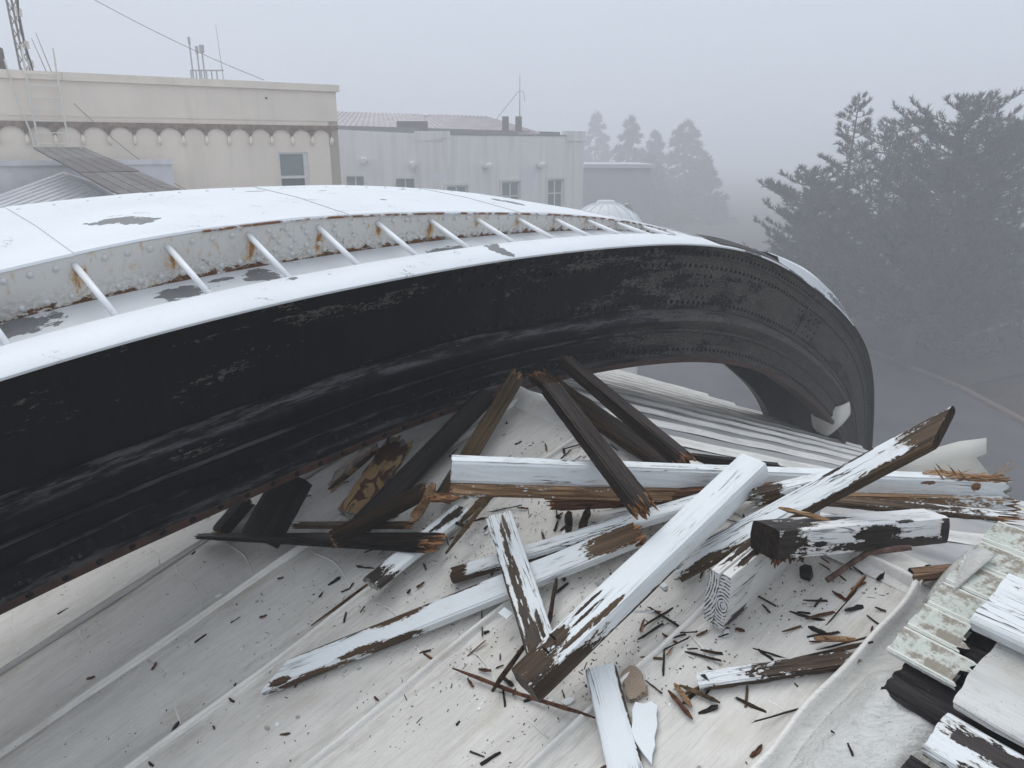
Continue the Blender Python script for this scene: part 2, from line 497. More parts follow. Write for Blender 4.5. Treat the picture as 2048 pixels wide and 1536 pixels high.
hall = empty('hall_building', (A0.x, A0.y, 0), 'white coated standing seam roof of the hall under the fallen shutter and the timber pile', 'building')
SEAMS = [-2.957, -2.457, -1.957, -1.525, -1.005, -.512, -.008, .50, 1.01, 1.52, 2.03, 2.54, 3.05, 3.56, 4.07, 4.58]
def wob(i, x, y):
    return 0.0016 * math.sin(2.1 * x + 1.7 * i) + 0.0012 * math.sin(5.3 * x + 9 * y + i)
def pan_mesh(i, t0, t1, L, ny, nx, hollow):
    mb = MB(); vs, fs = [], []
    for a in range(nx + 1):
        x = -L + L * a / nx
        for b in range(ny + 1):
            f = b / ny; y = t0 + (t1 - t0) * f
            z = -hollow * math.sin(math.pi * f) + wob(i, x, y) + 0.004 * math.sin(13 * y + 3 * x + i) * math.sin(math.pi * f)
            if a == nx: z -= 0.002
            vs.append((x, y, z))
    for a in range(nx):
        for b in range(ny):
            p = a * (ny + 1) + b
            fs.append((p, p + ny + 1, p + ny + 2, p + 1))
    return mb.add(vs, fs)
def seam_mesh(i, t, L, wd, ht, flare, nx=60):
    mb = MB(); vs, fs = [], []
    prof = [(-flare, -.004), (-flare * .55, ht * .12), (-wd, ht * .45), (-wd * .7, ht * .92), (0, ht), (wd * .7, ht * .92), (wd, ht * .45), (flare * .55, ht * .12), (flare, -.004)]
    k = len(prof)
    for a in range(nx + 1):
        x = -L + L * a / nx
        dy = 0.004 * math.sin(3.1 * x + i * 2) + 0.003 * math.sin(7.7 * x + i)
        dz = 0.002 * math.sin(9 * x + i) + wob(i, x, t)
        for y, z in prof: vs.append((x, t + y + dy, z + dz))
    for a in range(nx):
        for b in range(k - 1):
            p = a * k + b
            fs.append((p, p + k, p + k + 1, p + 1))
    return mb.add(vs, fs)
for i in range(2, len(SEAMS) - 1):
    me = pan_mesh(i, SEAMS[i], SEAMS[i + 1], 5.6, 10, 70, 0.002).mesh('roof_pan', M_ROOF)
    at_ = me.attributes.new('edge', 'FLOAT', 'POINT')
    at_.data.foreach_set('value', [1.0 if k % 11 in (0, 1, 9, 10) else (.5 if k % 11 in (2, 8) else 0.0) for k in range(len(me.vertices))])
    link('roof_pan', me, hall, M_L, True)
for i in range(0, len(SEAMS) - 1):
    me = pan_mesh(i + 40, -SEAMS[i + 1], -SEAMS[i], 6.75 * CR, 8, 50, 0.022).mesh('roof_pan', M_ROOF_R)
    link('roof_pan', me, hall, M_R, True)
for i in range(3, len(SEAMS)):
    me = seam_mesh(i, SEAMS[i], 5.55, .008, .028 if i > 7 else .022, .020 if i > 7 else .016).mesh('standing_seam', M_SEAM)
    link('standing_seam', me, hall, M_L, True)
for i in range(0, len(SEAMS)):
    me = seam_mesh(i + 20, -SEAMS[i], 6.73 * CR, .030, .024, .065).mesh('standing_seam', M_SEAM)
    link('standing_seam', me, hall, M_R, True)
# raised cross welds on the left pans
for s, i in ((-1.30, 7), (-2.2, 7), (-1.34, 6), (-1.62, 7), (-1.55, 6), (-1.95, 6), (-1.1, 5), (-1.75, 5), (-1.07, 4), (-.62, 4), (-.98, 3), (-.55, 2)):
    t0, t1 = SEAMS[i], SEAMS[i + 1]
    pts = [(s * CL + 0.03 * math.sin(6 * f + i) * f, t0 + .035 + (t1 - t0 - .07) * f, 0.0005 - .006 * math.sin(math.pi * f) + wob(i, s * CL, t0 + (t1 - t0) * f)) for f in np.linspace(0, 1, 9)]
    mb = MB().tube(pts, [.002] + [.0045] * 7 + [.002], 6)
    link('pan_joint', mb.mesh('pan_joint', M_SEAM), hall, M_L, True)
# ridge roll
mb = MB(); vs = []; fs = []
prof = [(-.085, -.036), (-.05, -.004), (-.022, .018), (0, .024), (.022, .018), (.05, -.004), (.085, -.034)]
ns = 80
for a in range(ns + 1):
    t = -1.93 + (4.62 + 1.93) * a / ns
    for y, z in prof:
        vs.append(A0 + R_ * t + Q * (y + .004 * math.sin(5 * t)) + Vector((0, 0, z + .004 * math.sin(3.3 * t + 1))))
for a in range(ns):
    for b in range(len(prof) - 1):
        p = a * len(prof) + b
        fs.append((p, p + len(prof), p + len(prof) + 1, p + 1))
mb.add(vs, fs).build('ridge_roll', M_SEAM, hall, True)
# walls and eaves below
M_WALLC = plain('cream_render', (.62, .57, .46), 0.8, 0.06, 2.0, 0.002)
def slab(p, d, h, th, name, mat, parent, nrm):
    """vertical slab from p along d (with length), height h upward, thickness th along nrm"""
    p = Vector(p); d = Vector(d); n_ = Vector(nrm) * th; u = Vector((0, 0, h))
    return MB().hexa([p, p + d, p + d + n_, p + n_, p + u, p + d + u, p + d + n_ + u, p + n_ + u]).build(name, mat, parent)
eR = A0 + Q * 6.55; eR.z = 0
slab(eR + R_ * -6.0, R_ * 10.5, 6.2, .3, 'wall', M_WALLC, hall, -Q)
eL = A0 - Q * 5.0; eL.z = 0
slab(eL + R_ * -6.0, R_ * 10.5, 6.6, .3, 'wall', M_WALLC, hall, Q)
g0 = A0 + R_ * 4.5; 
ga = [g0 - Q * 4.7, g0 + Q * 6.25]
gv = [Vector((ga[0].x, ga[0].y, 0)), Vector((ga[1].x, ga[1].y, 0)), Vector((ga[1].x, ga[1].y, A0.z - SL_R * 6.25 - .06)), Vector((g0.x, g0.y, A0.z - .06)), Vector((ga[0].x, ga[0].y, A0.z - SL_L * 4.7 - .06))]
b_ = [p - R_ * .25 for p in gv]
MB().add(gv + b_, [(0, 1, 2, 3, 4), (9, 8, 7, 6, 5), (0, 5, 6, 1), (1, 6, 7, 2), (2, 7, 8, 3), (3, 8, 9, 4), (4, 9, 5, 0)]).build('gable_wall', M_WALLC, hall)
# upturned flashing along the near edge of the roof, with the trough beside it
def strip_mesh(path, prof):
    """path: list of (s, t, h); prof: list of (dt, dh)"""
    vs, fs = [], []; k = len(prof)
    for j, (s, t, h) in enumerate(path):
        for dt, dh in prof: vs.append(on_left(s, t + dt, h + dh))
    for a in range(len(path) - 1):
        for b in range(k - 1):
            p = a * k + b; fs.append((p, p + 1, p + k + 1, p + k))
    return vs, fs
path = []
for f in np.linspace(0, 1, 60):
    s = -1.6 + 1.56 * f
    path.append((s, -1.957 + .006 * math.sin(9 * s) + .004 * math.sin(23 * s + 1) + (0.03 * max(0, (s + .3) / .3) ** 2), .004 * math.sin(14 * s)))
vs, fs = strip_mesh(path, [(.020, -.004), (.010, .006), (.006, .030), (.004, .046), (-.004, .050), (-.010, .044), (-.012, .020), (-.020, .004), (-.10, -.004)])
MB().add(vs, fs).build('edge_flashing', M_SEAM, hall, True)
path = [(-.045 + .01 * math.sin(7 * t) + .0 * t, t, 0) for t in np.linspace(-1.55, -1.96, 24)]
vs, fs = [], []
pr = [(-.018, -.003), (-.010, .010), (-.006, .036), (.0, .041), (.007, .036), (.010, .012), (.03, -.004)]
for j, (s, t, h) in enumerate(path):
    for ds, dh in pr: vs.append(on_left(s + ds, t, dh + .005 * math.sin(19 * t)))
for a in range(len(path) - 1):
    for b in range(len(pr) - 1):
        p = a * len(pr) + b; fs.append((p, p + 1, p + len(pr) + 1, p + len(pr)))
MB().add(vs, fs).build('ridge_flashing', M_SEAM, hall, True)

# lumpy coated kerb between the trough and the boards
def hnoise(x, y):
    return (math.sin(11 * x + 2 * y) * math.sin(9 * y - 3 * x) + .6 * math.sin(23 * x - 7 * y + 1) * math.sin(19 * y + 2) + .35 * math.sin(47 * x + 5) * math.sin(41 * y + 3 * x))
ns, nt_ = 90, 26
vs, fs = [], []
for a in range(ns + 1):
    s = -1.5 + 1.23 * a / ns
    for b in range(nt_ + 1):
        f = b / nt_
        t = -1.985 - .015 * math.sin(4 * s) - .55 * f
        rise = min(1, f / .16); rise = rise * rise * (3 - 2 * rise)
        drop = min(1, max(0, (f - .36) / .10)); drop = drop * drop * (3 - 2 * drop)
        h = -.006 + .058 * rise - .030 * drop * (1 if s < -.42 else max(0, 1 - (s + .42) / .05)) + .0045 * hnoise(s * 1.7, t * 1.7) * rise + .0025 * hnoise(s * 4.3 + 1, t * 4.1) * rise + .003 * math.sin(70 * s + 30 * t) * math.sin(61 * t - 20 * s) * rise
        if s > -.36: h -= .10 * ((s + .36) / .10) ** 2
        # a blob of coating by the corner of the boards
        d = math.hypot((s + .42) / .06, (t + 2.075) / .03); h += .022 * max(0, 1 - d * d)
        d = math.hypot((s + .47) / .03, (t + 2.085) / .025); h += .018 * max(0, 1 - d * d)
        vs.append(on_left(s, t, h))
for a in range(ns):
    for b in range(nt_):
        p = a * (nt_ + 1) + b; fs.append((p, p + nt_ + 1, p + nt_ + 2, p + 1))
kerb = MB().add(vs, fs).build('coated_kerb', M_CURB, None, True)
tag(kerb, 'lumpy white coated kerb running beside the upturned roof flashing and the green boards', 'kerb')

# ------------------------------------------------------------------ the fallen dome shutter
SC = Vector((-1.971, 5.225, -1.743))
SN = Vector((-.70135, .67438, .23090)).normalized()       # away from the camera
SU = Vector((.69311, .72083, 0)); SU = (SU - SN * SU.dot(SN)).normalized()
SV = SN.cross(SU).normalized()
if SV.z < 0: SV = -SV
RO = 11.6
def interp(tab):
    xs = [a for a, b in tab]; ys = [b for a, b in tab]
    return lambda th: float(np.interp(th, xs, ys))
def smooth_tab(tab):
    f = interp(tab); xs = np.linspace(-40, 56, 193); ys = np.array([f(x) for x in xs])
    k = np.ones(9) / 9; ys = np.convolve(np.pad(ys, 4, mode='edge'), k, mode='valid')
    return lambda th: float(np.interp(th, xs, ys))
RE = smooth_tab([(-40, 11.62), (-9.7, 11.65), (-7, 11.64), (-4.8, 11.625), (-2.5, 11.612), (3.1, 11.61), (6, 11.63), (9.3, 11.645), (12.5, 11.64), (15.5, 11.61), (19.7, 11.57), (25.5, 11.58), (31, 11.595), (36, 11.55), (41, 11.46), (45, 11.42), (56, 11.36)])
RI = smooth_tab([(-40, 10.87), (-10.9, 10.89), (-6, 10.87), (-2.9, 10.90), (1, 10.90), (4.7, 10.88), (11, 10.85), (16, 10.81), (24, 10.73), (30, 10.72), (38, 10.81), (56, 10.82)])
def SP(th, r, w_):
    a = rad(th)
    return SC + SU * (r * math.sin(a)) + SV * (r * math.cos(a)) + SN * w_
def sweep(name, prof, th0, th1, mat, parent, n=None, smooth=False, uvoff=0.0, double=None):
    """prof(th) -> list of (w, r); faces carry UVs in metres (along the arc, across)"""
    n = n or max(4, int((th1 - th0) / 0.35))
    ths = [th0 + (th1 - th0) * i / n for i in range(n + 1)]
    vs, fs, uvs = [], [], []
    k = len(prof(th0))
    uu = []
    for th in ths:
        p = prof(th); acc = 0
        for j, (w_, r) in enumerate(p):
            if j: acc += math.hypot(w_ - p[j - 1][0], r - p[j - 1][1])
            vs.append(SP(th, r, w_)); uu.append((rad(th) * RO, uvoff + acc))
    for i in range(n):
        for j in range(k - 1):
            a = i * k + j
            fs.append((a, a + k, a + k + 1, a + 1))
    me = bpy.data.meshes.new(name)
    me.from_pydata([tuple(v) for v in vs], [], fs)
    me.materials.append(mat)
    uvl = me.uv_layers.new(name='UVMap')
    for p in me.polygons:
        for li in p.loop_indices: uvl.data[li].uv = uu[me.loops[li].vertex_index]
    o = link(name, me, parent, None, smooth)
    if smooth: 
        try: me.set_sharp_from_angle(angle=rad(38))
        except Exception: pass
    return o

shut = empty('dome_shutter', SP(0, RI(0), 0.5), 'huge curved dome shutter, white on top with a black riveted side, fallen across the roof', 'dome shutter')
TH0, TH1 = -37.0, 50.0
def H(th, f): return RE(th) + (RI(th) - RE(th)) * f
M_SKIN = steel_white('white_skin_steel', [(-1.36, .29, .10, .045), (-1.29, .24, .07, .05), (.78, .31, .06, .09), (.72, .38, .04, .06), (-.15, .30, .02, .015), (.28, .70, .03, .02), (2.3, .25, .03, .04), (-.62, .66, .05, .012), (-.3, .60, .04, .012)])
M_FLOORS = steel_white('white_floor_steel', [(-1.31, .20, .10, .06), (-1.86, .24, .16, .08), (-1.00, .21, .07, .07), (-.08, .15, .17, .06), (-1.15, .24, .05, .02), (1.55, .15, .08, .06), (-2.5, .15, .12, .08)], base=(.64, .655, .67), blister=.2)
M_FLANGE = steel_white('white_flange_steel', [(0.0, .10, .045, .10), (.03, .17, .03, .03), (1.54, .19, .06, .035), (-1.0, .16, .02, .015), (2.36, .13, .2, .2), (3.3, .05, .25, .25), (4.0, .03, .2, .2)], blister=.8)
M_WEB = steel_white('white_web_steel', [(-.05, .01, .12, .012)], rust='web', base=(.72, .705, .67), blister=.12)
M_LIPRUST = steel_white('white_lip_steel', rust='lip')
# near flange: white on top, overhanging the black web
sweep('near_flange', lambda th: [(-.066, RE(th) - .013), (-.068, RE(th) - .004), (-.062, RE(th)), (.100, RE(th) + .002), (.108, RE(th) - .002), (.108, RE(th) - .02)], TH0, 26.5, M_FLANGE, shut, smooth=True)
sweep('near_flange', lambda th: [(-.066, RE(th) - .013), (-.068, RE(th) - .004), (-.062, RE(th)), (.100, RE(th) + .002), (.108, RE(th) - .002), (.108, RE(th) - .02)], 26.5, TH1, M_INNER, shut, smooth=True)
sweep('flange_underside', lambda th: [(-.0661, RE(th) - .0131), (-.010, RE(th) - .018), (.108, RE(th) - .0205)], TH0, TH1, M_STEEL, shut)
# trough floor behind the flange
sweep('trough_floor', lambda th: [(.100, H(th, 0) - .062), (.40, H(th, 0) - .072)], TH0, 14.5, M_FLOORS, shut)
# riveted white web and outer skin
WEBH = interp([(-40, .17), (-9, .166), (-7, .178), (-6, .18), (-3.8, .175), (-.9, .144), (1.2, .122), (3.8, .10), (6.2, .074), (8.8, .046), (12, .035), (14.5, .025)])
SKA = interp([(-40, 11.66), (-8, 11.665), (-6, 11.645), (-4.5, 11.63), (-2, 11.60), (0, 11.585), (3, 11.555), (7, 11.52), (10, 11.50), (14, 11.53), (20, 11.50), (50, 11.45)])
def webr(th, f): return RE(th) - .072 + WEBH(th) * f
sweep('riveted_web', lambda th: [(.400, webr(th, 0)), (.400, webr(th, 1) - .006), (.404, webr(th, 1))], TH0, 14.5, M_WEB, shut, uvoff=0.0)
pe = 2.6
edges = [-36.5 + pe * i for i in range(20)]
edges = [e for e in edges if e < 14.5] + [14.5]
for i in range(len(edges) - 1):
    lift = .0016 * (i % 2)
    a, b = edges[i], edges[i + 1]
    sweep('skin_panel', lambda th: [(.397, webr(th, 1) - .004 + lift), (.404, webr(th, 1) + .003 + lift), (.8, (webr(th, 1) + SKA(th)) / 2 + .012 + lift), (1.2, SKA(th) + lift), (1.215, SKA(th) - .012 + lift)], a, b, M_SKIN if b < -9 or a > -9 else M_SKIN, shut, n=8, smooth=True)
sweep('web_lip', lambda th: [(.394, webr(th, 1) - .008), (.394, webr(th, 1) - .0015), (.398, webr(th, 1) + .001)], -5.8, 9.0, M_LIPRUST, shut)
# far side of the shutter, seen from below through the arch
sweep('outer_skin', lambda th: [(.10, RE(th) - .08), (.40, RE(th) - .085), (1.2, SKA(th) - .03)], TH0, TH1, M_INNER, shut)
sweep('outer_skin', lambda th: [(.02, RE(th) - .004), (.40, RE(th) - .01), (1.2, SKA(th) - .004)], 14.6, TH1, M_STEEL, shut)
sweep('far_web', lambda th: [(1.19, SKA(th) - .004), (1.19, RI(th) + .02), (1.05, RI(th) + .01), (1.05, RI(th))], TH0, TH1, M_INNER, shut)
# black side: plates, ledge, lower plate, bottom angle
def upper(th, o=0.0): return [(-.0 - o, RE(th) - .018), (-.0 - o, H(th, .555))]
for a, b, o in ((TH0, 0.20, .0), (0.15, 20.08, .006), (20.03, TH1, .012)):
    sweep('web_plate', lambda th: [(-o, RE(th) - .019), (-o, H(th, .3)), (-o, H(th, .558))], a, b, M_STEEL, shut)
    sweep('web_plate', lambda th: [(-o, H(th, .72)), (-o, H(th, 1.0))], a, b, M_STEEL, shut, uvoff=.6)
sweep('top_angle', lambda th: [(-.045, RE(th) - .0185), (-.024, H(th, .030)), (-.021, H(th, .045)), (-.019, H(th, .115)), (-.004, H(th, .12))], TH0, TH1, M_STEEL, shut, smooth=True, uvoff=3.0)
sweep('ledge', lambda th: [(-.005, H(th, .535 + .03 * min(1, max(0, (th + 4) / 12)))), (-.020, H(th, .54 + .03 * min(1, max(0, (th + 4) / 12)))), (-.058, H(th, .575 + .04 * min(1, max(0, (th + 4) / 12)))), (-.068, H(th, .61 + .03 * min(1, max(0, (th + 4) / 12)))), (-.060, H(th, .66)), (-.030, H(th, .71)), (-.022, H(th, .735)), (-.030, H(th, .75)), (-.022, H(th, .765)), (-.005, H(th, .77))], TH0, TH1, M_STEEL, shut, smooth=True, uvoff=5.0)
sweep('bottom_angle', lambda th: [(-.005, H(th, .872)), (-.022, H(th, .878)), (-.024, H(th, .955)), (-.030, H(th, .965)), (-.072, H(th, .968))], TH0, TH1, M_STEEL, shut, smooth=True, uvoff=7.0)
sweep('bottom_flange', lambda th: [(-.070, H(th, .967)), (-.074, H(th, .97)), (-.074, H(th, 1.012)), (-.06, H(th, 1.016)), (.15, H(th, 1.02))], TH0, TH1, M_RUSTLIP, shut)
sweep('end_plate', lambda th: [(-.07, RE(th)), (-.07, RI(th)), (1.2, RI(th))], TH1 - .02, TH1, M_INNER, shut, n=1)
# crumpled strips of skin at the right-hand shoulder
sweep('bent_skin', lambda th: [(-.045, RE(th) + .006), (.0, RE(th) + .008 + .016 * math.sin(math.pi * (th - 9.6) / 7)), (.16, RE(th) + .006 + .014 * math.sin(math.pi * (th - 9.6) / 7))], 9.6, 16.4, M_STEEL, shut, smooth=True)
sweep('bent_skin', lambda th: [(.0, RE(th) + .004), (.04, RE(th) + .05 + .05 * math.sin(math.pi * (th - 15) / 13)), (.14, RE(th) + .05 + .09 * math.sin(math.pi * (th - 15) / 13)), (.40, RE(th) + .05 * math.sin(math.pi * (th - 15) / 13))], 15.2, 28, steel_white('peeling_shoulder_steel', [(4.9, .06, .5, .03), (5.3, .20, .6, .06), (3.4, .2, .4, .05), (4.2, .24, .3, .03)]), shut, smooth=True)
# rods across the trough
for i, th in enumerate(ROD_TH):
    a = SP(th, webr(th, .80 - .01 * i), .398); b = SP(th + .06, RE(th) - .022, .102)
    d = (a - b).normalized()
    ro = MB().tube([a + d * .004, b - d * .02], .0112, 14).build('stay_rod', plain('white_rod_paint', (.80, .82, .84), .4, .03, 30) if i == 0 else bpy.data.materials['white_rod_paint'], shut, True)
# rivets
def dome_mesh(name, r, h, mat, n=9, m=3):
    vs, fs = [], []
    for j in range(m):
        a = (math.pi / 2) * j / m
        for k in range(n):
            t = 2 * math.pi * k / n
            vs.append((r * math.cos(a) * math.cos(t), r * math.cos(a) * math.sin(t), h * math.sin(a)))
    vs.append((0, 0, h))
    for j in range(m - 1):
        for k in range(n):
            fs.append((j * n + k, j * n + (k + 1) % n, (j + 1) * n + (k + 1) % n, (j + 1) * n + k))
    for k in range(n): fs.append(((m - 1) * n + k, (m - 1) * n + (k + 1) % n, m * n))
    mb = MB().add(vs, fs); me = mb.mesh(name, mat)
    me.polygons.foreach_set('use_smooth', [True] * len(me.polygons))
    return me
RW = dome_mesh('white_rivet', .0115, .0085, plain('white_rivet_paint', (.64, .64, .63), .45, .1, 60))
RB = dome_mesh('black_rivet', .0125, .009, M_BLACKRIVET)
def rivet(th, r, w_, me, nrm, k=1.0):
    a = rad(th)
    rv = SU * math.sin(a) + SV * math.cos(a); tv = SU * math.cos(a) - SV * math.sin(a)
    N = {'w': -SN, 'r': rv}[nrm]
    X = tv; Y = N.cross(X).normalized()
    return basis(SP(th, r, w_), X * k, Y * k, N * k)
WR = []
for i in range(70):
    th = -10.8 + .37 * i
    if th < 13.5:
        if not any(abs(th - t) < .1 for t in ROD_TH): WR.append((th, webr(th, .80), .3995))
        WR.append((th + .12, webr(th, .17), .3995))
for th in (-4.75, -4.4, -4.05, -3.7, -3.4, -3.05):
    for f in (.34, .5, .65): WR.append((th + (.1 if f == .5 else 0), webr(th, f), .3995))
for th, r, w_ in WR[:168]:
    link('rivet', RW, shut, rivet(th, r, w_, RW, 'w'))
for i in range(26):   # flat heads along the far edge of the skin
    th = -9 + .62 * i
    link('rivet', RW, shut, rivet(th, (SKA(th) * .9 + webr(th, 1) * .1) + .001, 1.12, RW, 'r', .8))
BR = []
for c, th in enumerate((.55, .95, 1.35, 1.75)):
    for f in (.10, .2, .30, .42, .50):
        if not (f == .42 and c == 3): BR.append((th + .15 * f, H(th, f) - .0, -.0055))
for th in (9.7, 10.1):
    for f in (.28, .36, .46): BR.append((th, H(th, f), -.0055))
for th in (20.8, 21.7, 22.4):
    for f in (.24, .30, .37, .44): BR.append((th, H(th, f), -.0115))
for th in (19.2, 19.6, 28.5, 29.1):
    for f in (.26, .40, .5): BR.append((th, H(th, f), -.0055 if th < 20 else -.0115))
nrow = []
for i in range(150):
    th = -1.6 + .36 * i
    if th > 49: break
    nrow.append((th, H(th, .085), -.0185)); nrow.append((th, H(th, .505), -.0065 if th < 20 else -.0125)); nrow.append((th, H(th, .915), -.0225))
    if th < 2 or True: nrow.append((th, H(th, .20), -.0055 if th < 20 else -.0115))
for i in range(24):
    th = -11 + .55 * i
    nrow.append((th, H(th, .915), -.0225)); nrow.append((th, H(th, .985), -.073))
BR += nrow
BR.sort(key=lambda p: (SP(*p) - Vector((0, 0, 10))).length)
for th, r, w_ in BR[:100]:
    link('rivet', RB, shut, rivet(th, r, w_, RB, 'w'))
mb = MB()
base_v = [Vector(v.co) for v in RB.vertices]; base_f = [tuple(p.vertices) for p in RB.polygons]
for th, r, w_ in BR[100:]:
    M = rivet(th, r, w_, RB, 'w', 1.05); mb.add([M @ v for v in base_v], base_f)
o = mb.build('small_rivets', M_BLACKRIVET, shut, True); o['kind'] = 'stuff'

# ------------------------------------------------------------------ timbers
def beam_mesh(l, w, t, seed, brk=(0, 0), skew=(0, 0), nx=14, bow=0.0, tap=(1, 1), mats=None, ragged=0.0, ny=6, torn=False):
    """sawn or broken timber along x, centred; end faces are grids that carry the splinters"""
    r = random.Random(seed)
    nz = 4
    if max(brk) > .025 and not torn: ny, nz = max(ny, 13), 8
    ph = [r.uniform(0, 6.28) for _ in range(4)]
    bev = min(.004, .12 * min(w, t))
    def pt(i, j):
        y = -w / 2 + w * i / ny; z = -t / 2 + t * j / nz
        if i in (0, ny) and j in (0, nz):
            y -= math.copysign(bev, y); z -= math.copysign(bev, z)
        return y, z
    ring = [(i, 0) for i in range(ny)] + [(ny, j) for j in range(nz)] + [(i, nz) for i in range(ny, 0, -1)] + [(0, j) for j in range(nz, 0, -1)]
    inner = [(i, j) for i in range(1, ny) for j in range(1, nz)]
    spike = [{}, {}]
    for e in (0, 1):
        for k in ring + inner:
            a = brk[e]
            v = a * (r.random() ** 1.8 * 1.15 - .35 + .25 * math.sin(1.1 * k[0] + ph[3])) if a else r.uniform(-.0012, .0012)
            if torn and a:
                u_ = k[0] / ny; v = a * (.55 * math.sin(3.3 * u_ + ph[0]) + .35 * math.sin(9 * u_ + ph[1]) + .22 * math.sin(23 * u_ + ph[2]) + r.uniform(-.1, .1)) + .0015 * k[1]
            spike[e][k] = v
    vs, fs, mi = [], [], []
    idx = {}
    for s in range(nx + 1):
        f = s / nx
        k_ = tap[0] + (tap[1] - tap[0]) * f
        for q in ring:
            y, z = pt(*q)
            x = -l / 2 + l * f
            sk = skew[0] * (1 - f) + skew[1] * f
            x += sk * (y / (w / 2)) * (1 if (f < .5 and skew[0]) or (f >= .5 and skew[1]) else 0) * (abs(2 * f - 1))
            if s == 0: x -= spike[0][q]
            if s == nx: x += spike[1][q]
            jit = ragged if q[0] in (0, ny) else 0
            vs.append((x, y * k_ + r.uniform(-1, 1) * .0007 + r.uniform(-jit, jit), z * k_ + r.uniform(-1, 1) * .0007 + bow * (1 - (2 * f - 1) ** 2)))
            idx[(s, q)] = len(vs) - 1
    n = len(ring)
    for s in range(nx):
        for a in range(n):
            b = (a + 1) % n
            fs.append((s * n + a, (s + 1) * n + a, (s + 1) * n + b, s * n + b)); mi.append(0)
    for e, s in ((0, 0), (1, nx)):
        loc = {q: idx[(s, q)] for q in ring}
        k_ = tap[e]
        for q in inner:
            y, z = pt(*q)
            x = (-l / 2 - spike[0][q]) if e == 0 else (l / 2 + spike[1][q])
            x += skew[e] * (y / (w / 2))
            vs.append((x, y * k_, z * k_)); loc[q] = len(vs) - 1
        for i in range(ny):
            for j in range(nz):
                fq = (loc[(i, j)], loc[(i + 1, j)], loc[(i + 1, j + 1)], loc[(i, j + 1)])
                fs.append(fq if e == 0 else fq[::-1]); mi.append(1)
    me = bpy.data.meshes.new('timber')
    me.from_pydata(vs, [], fs)
    for m in mats: me.materials.append(m)
    me.polygons.foreach_set('material_index', mi)
    bm = bmesh.new(); bm.from_mesh(me); bmesh.ops.recalc_face_normals(bm, faces=bm.faces[:]); bm.to_mesh(me); bm.free()
    return me

PATCH = {'T': (2, 1), 'B': (2, -1), 'L': (1, 1), 'R': (1, -1)}
def beam_frame(P0, P1, roll, ext=(0, 0)):
    P0, P1 = Vector(P0), Vector(P1)
    X = (P1 - P0).normalized()
    P0 = P0 - X * ext[0]; P1 = P1 + X * ext[1]
    Y = Vector((0, 0, 1)).cross(X).normalized(); Z = X.cross(Y)
    c, s = math.cos(rad(roll)), math.sin(rad(roll))
    Y2 = Y * c + Z * s; Z2 = Z * c - Y * s
    return basis((P0 + P1) / 2, X, Y2, Z2), (P1 - P0).length, X, Y2, Z2
SEED = [100]
def timber(name, label, P0, P1, w, t, roll, mat=None, end=None, ext=(0, 0), patches=(), pk={}, group='timbers in the collapsed pile', cat='timber', **kw):
    SEED[0] += 1
    M, l, X, Y, Z = beam_frame(P0, P1, roll, ext)
    if mat is None:
        pl = []
        for fx, face, fy, rx, ry in patches:
            x = fx * l / 2
            if face in 'TB': c = (x, fy * w / 2, (1 if face == 'T' else -1) * t / 2); r = (rx, ry, .010)
            elif face in 'LR': c = (x, (1 if face == 'L' else -1) * w / 2, fy * t / 2); r = (rx, .009, ry)
            else: c = (x, 0, 0); r = (rx, w, t)      # 'A': all round
            pl.append((c, r))
        mat = paint_wood('peeling_paint_%d' % SEED[0], patches=pl, off=SEED[0] * .37, **pk)
    me = beam_mesh(l, w, t, SEED[0], mats=(mat, end or M_TORN), **kw)
    o = link(name, me, None, M)
    tag(o, label, cat, group)
    return o, M, l

WG = 'white painted timbers in the pile'; DG = 'bare dark timbers in the pile'
big, MBIG, LBIG = timber('white_timber', 'big white timber lying diagonally on the pile, near end stripped dark with two nails',
    (.035, 1.676, 8.622), (.775, 2.205, 9.030), .100, .075, 2, ext=(.0, .0), group=WG,
    patches=[(-.93, 'A', 0, .12, .2), (-.70, 'T', .3, .05, .03), (-.86, 'R', -.2, .20, .05), (-.62, 'T', -.55, .09, .010), (-.5, 'T', .1, .07, .006), (-.40, 'T', -.7, .08, .010), (-.44, 'T', .55, .07, .006), (-.3, 'R', -.9, .30, .016)],
    pk=dict(peel=.06, crack=.40, dirt=.15), end=M_DARK[0])
for fx, fy in ((-.80, -.05), (-.72, .3)):
    p = M = MBIG @ Vector((fx * LBIG / 2, fy * .05, .037))
    d = (MBIG.to_3x3() @ Vector((-.25, .1, 1))).normalized()
    MB().tube([p - d * .01, p + d * .028], .0032, 7).build('nail', M_BLACKRIVET, big, True)
longlow, ML2, _ = timber('white_timber', 'long flat white board with brown bare edge patches and a pointed lower left end',
    (-.762, 2.094, 8.321), (.364, 2.219, 8.757), .082, .040, 22, ext=(.02, .05), group=WG, skew=(.055, 0), brk=(0, .03),
    patches=[(-.98, 'T', -.9, .05, .02), (-.30, 'T', 1, .13, .028), (.05, 'T', 1, .10, .010), (-.52, 'T', -1, .10, .022), (-.36, 'R', 0, .12, .03), (-.82, 'R', -.2, .16, .025), (.90, 'T', -.1, .13, .06), (-.68, 'T', 1, .2, .008)],
    pk=dict(peel=.08, crack=.55, dirt=.3, dark=(.05, .03, .016), light=(.13, .075, .04)))
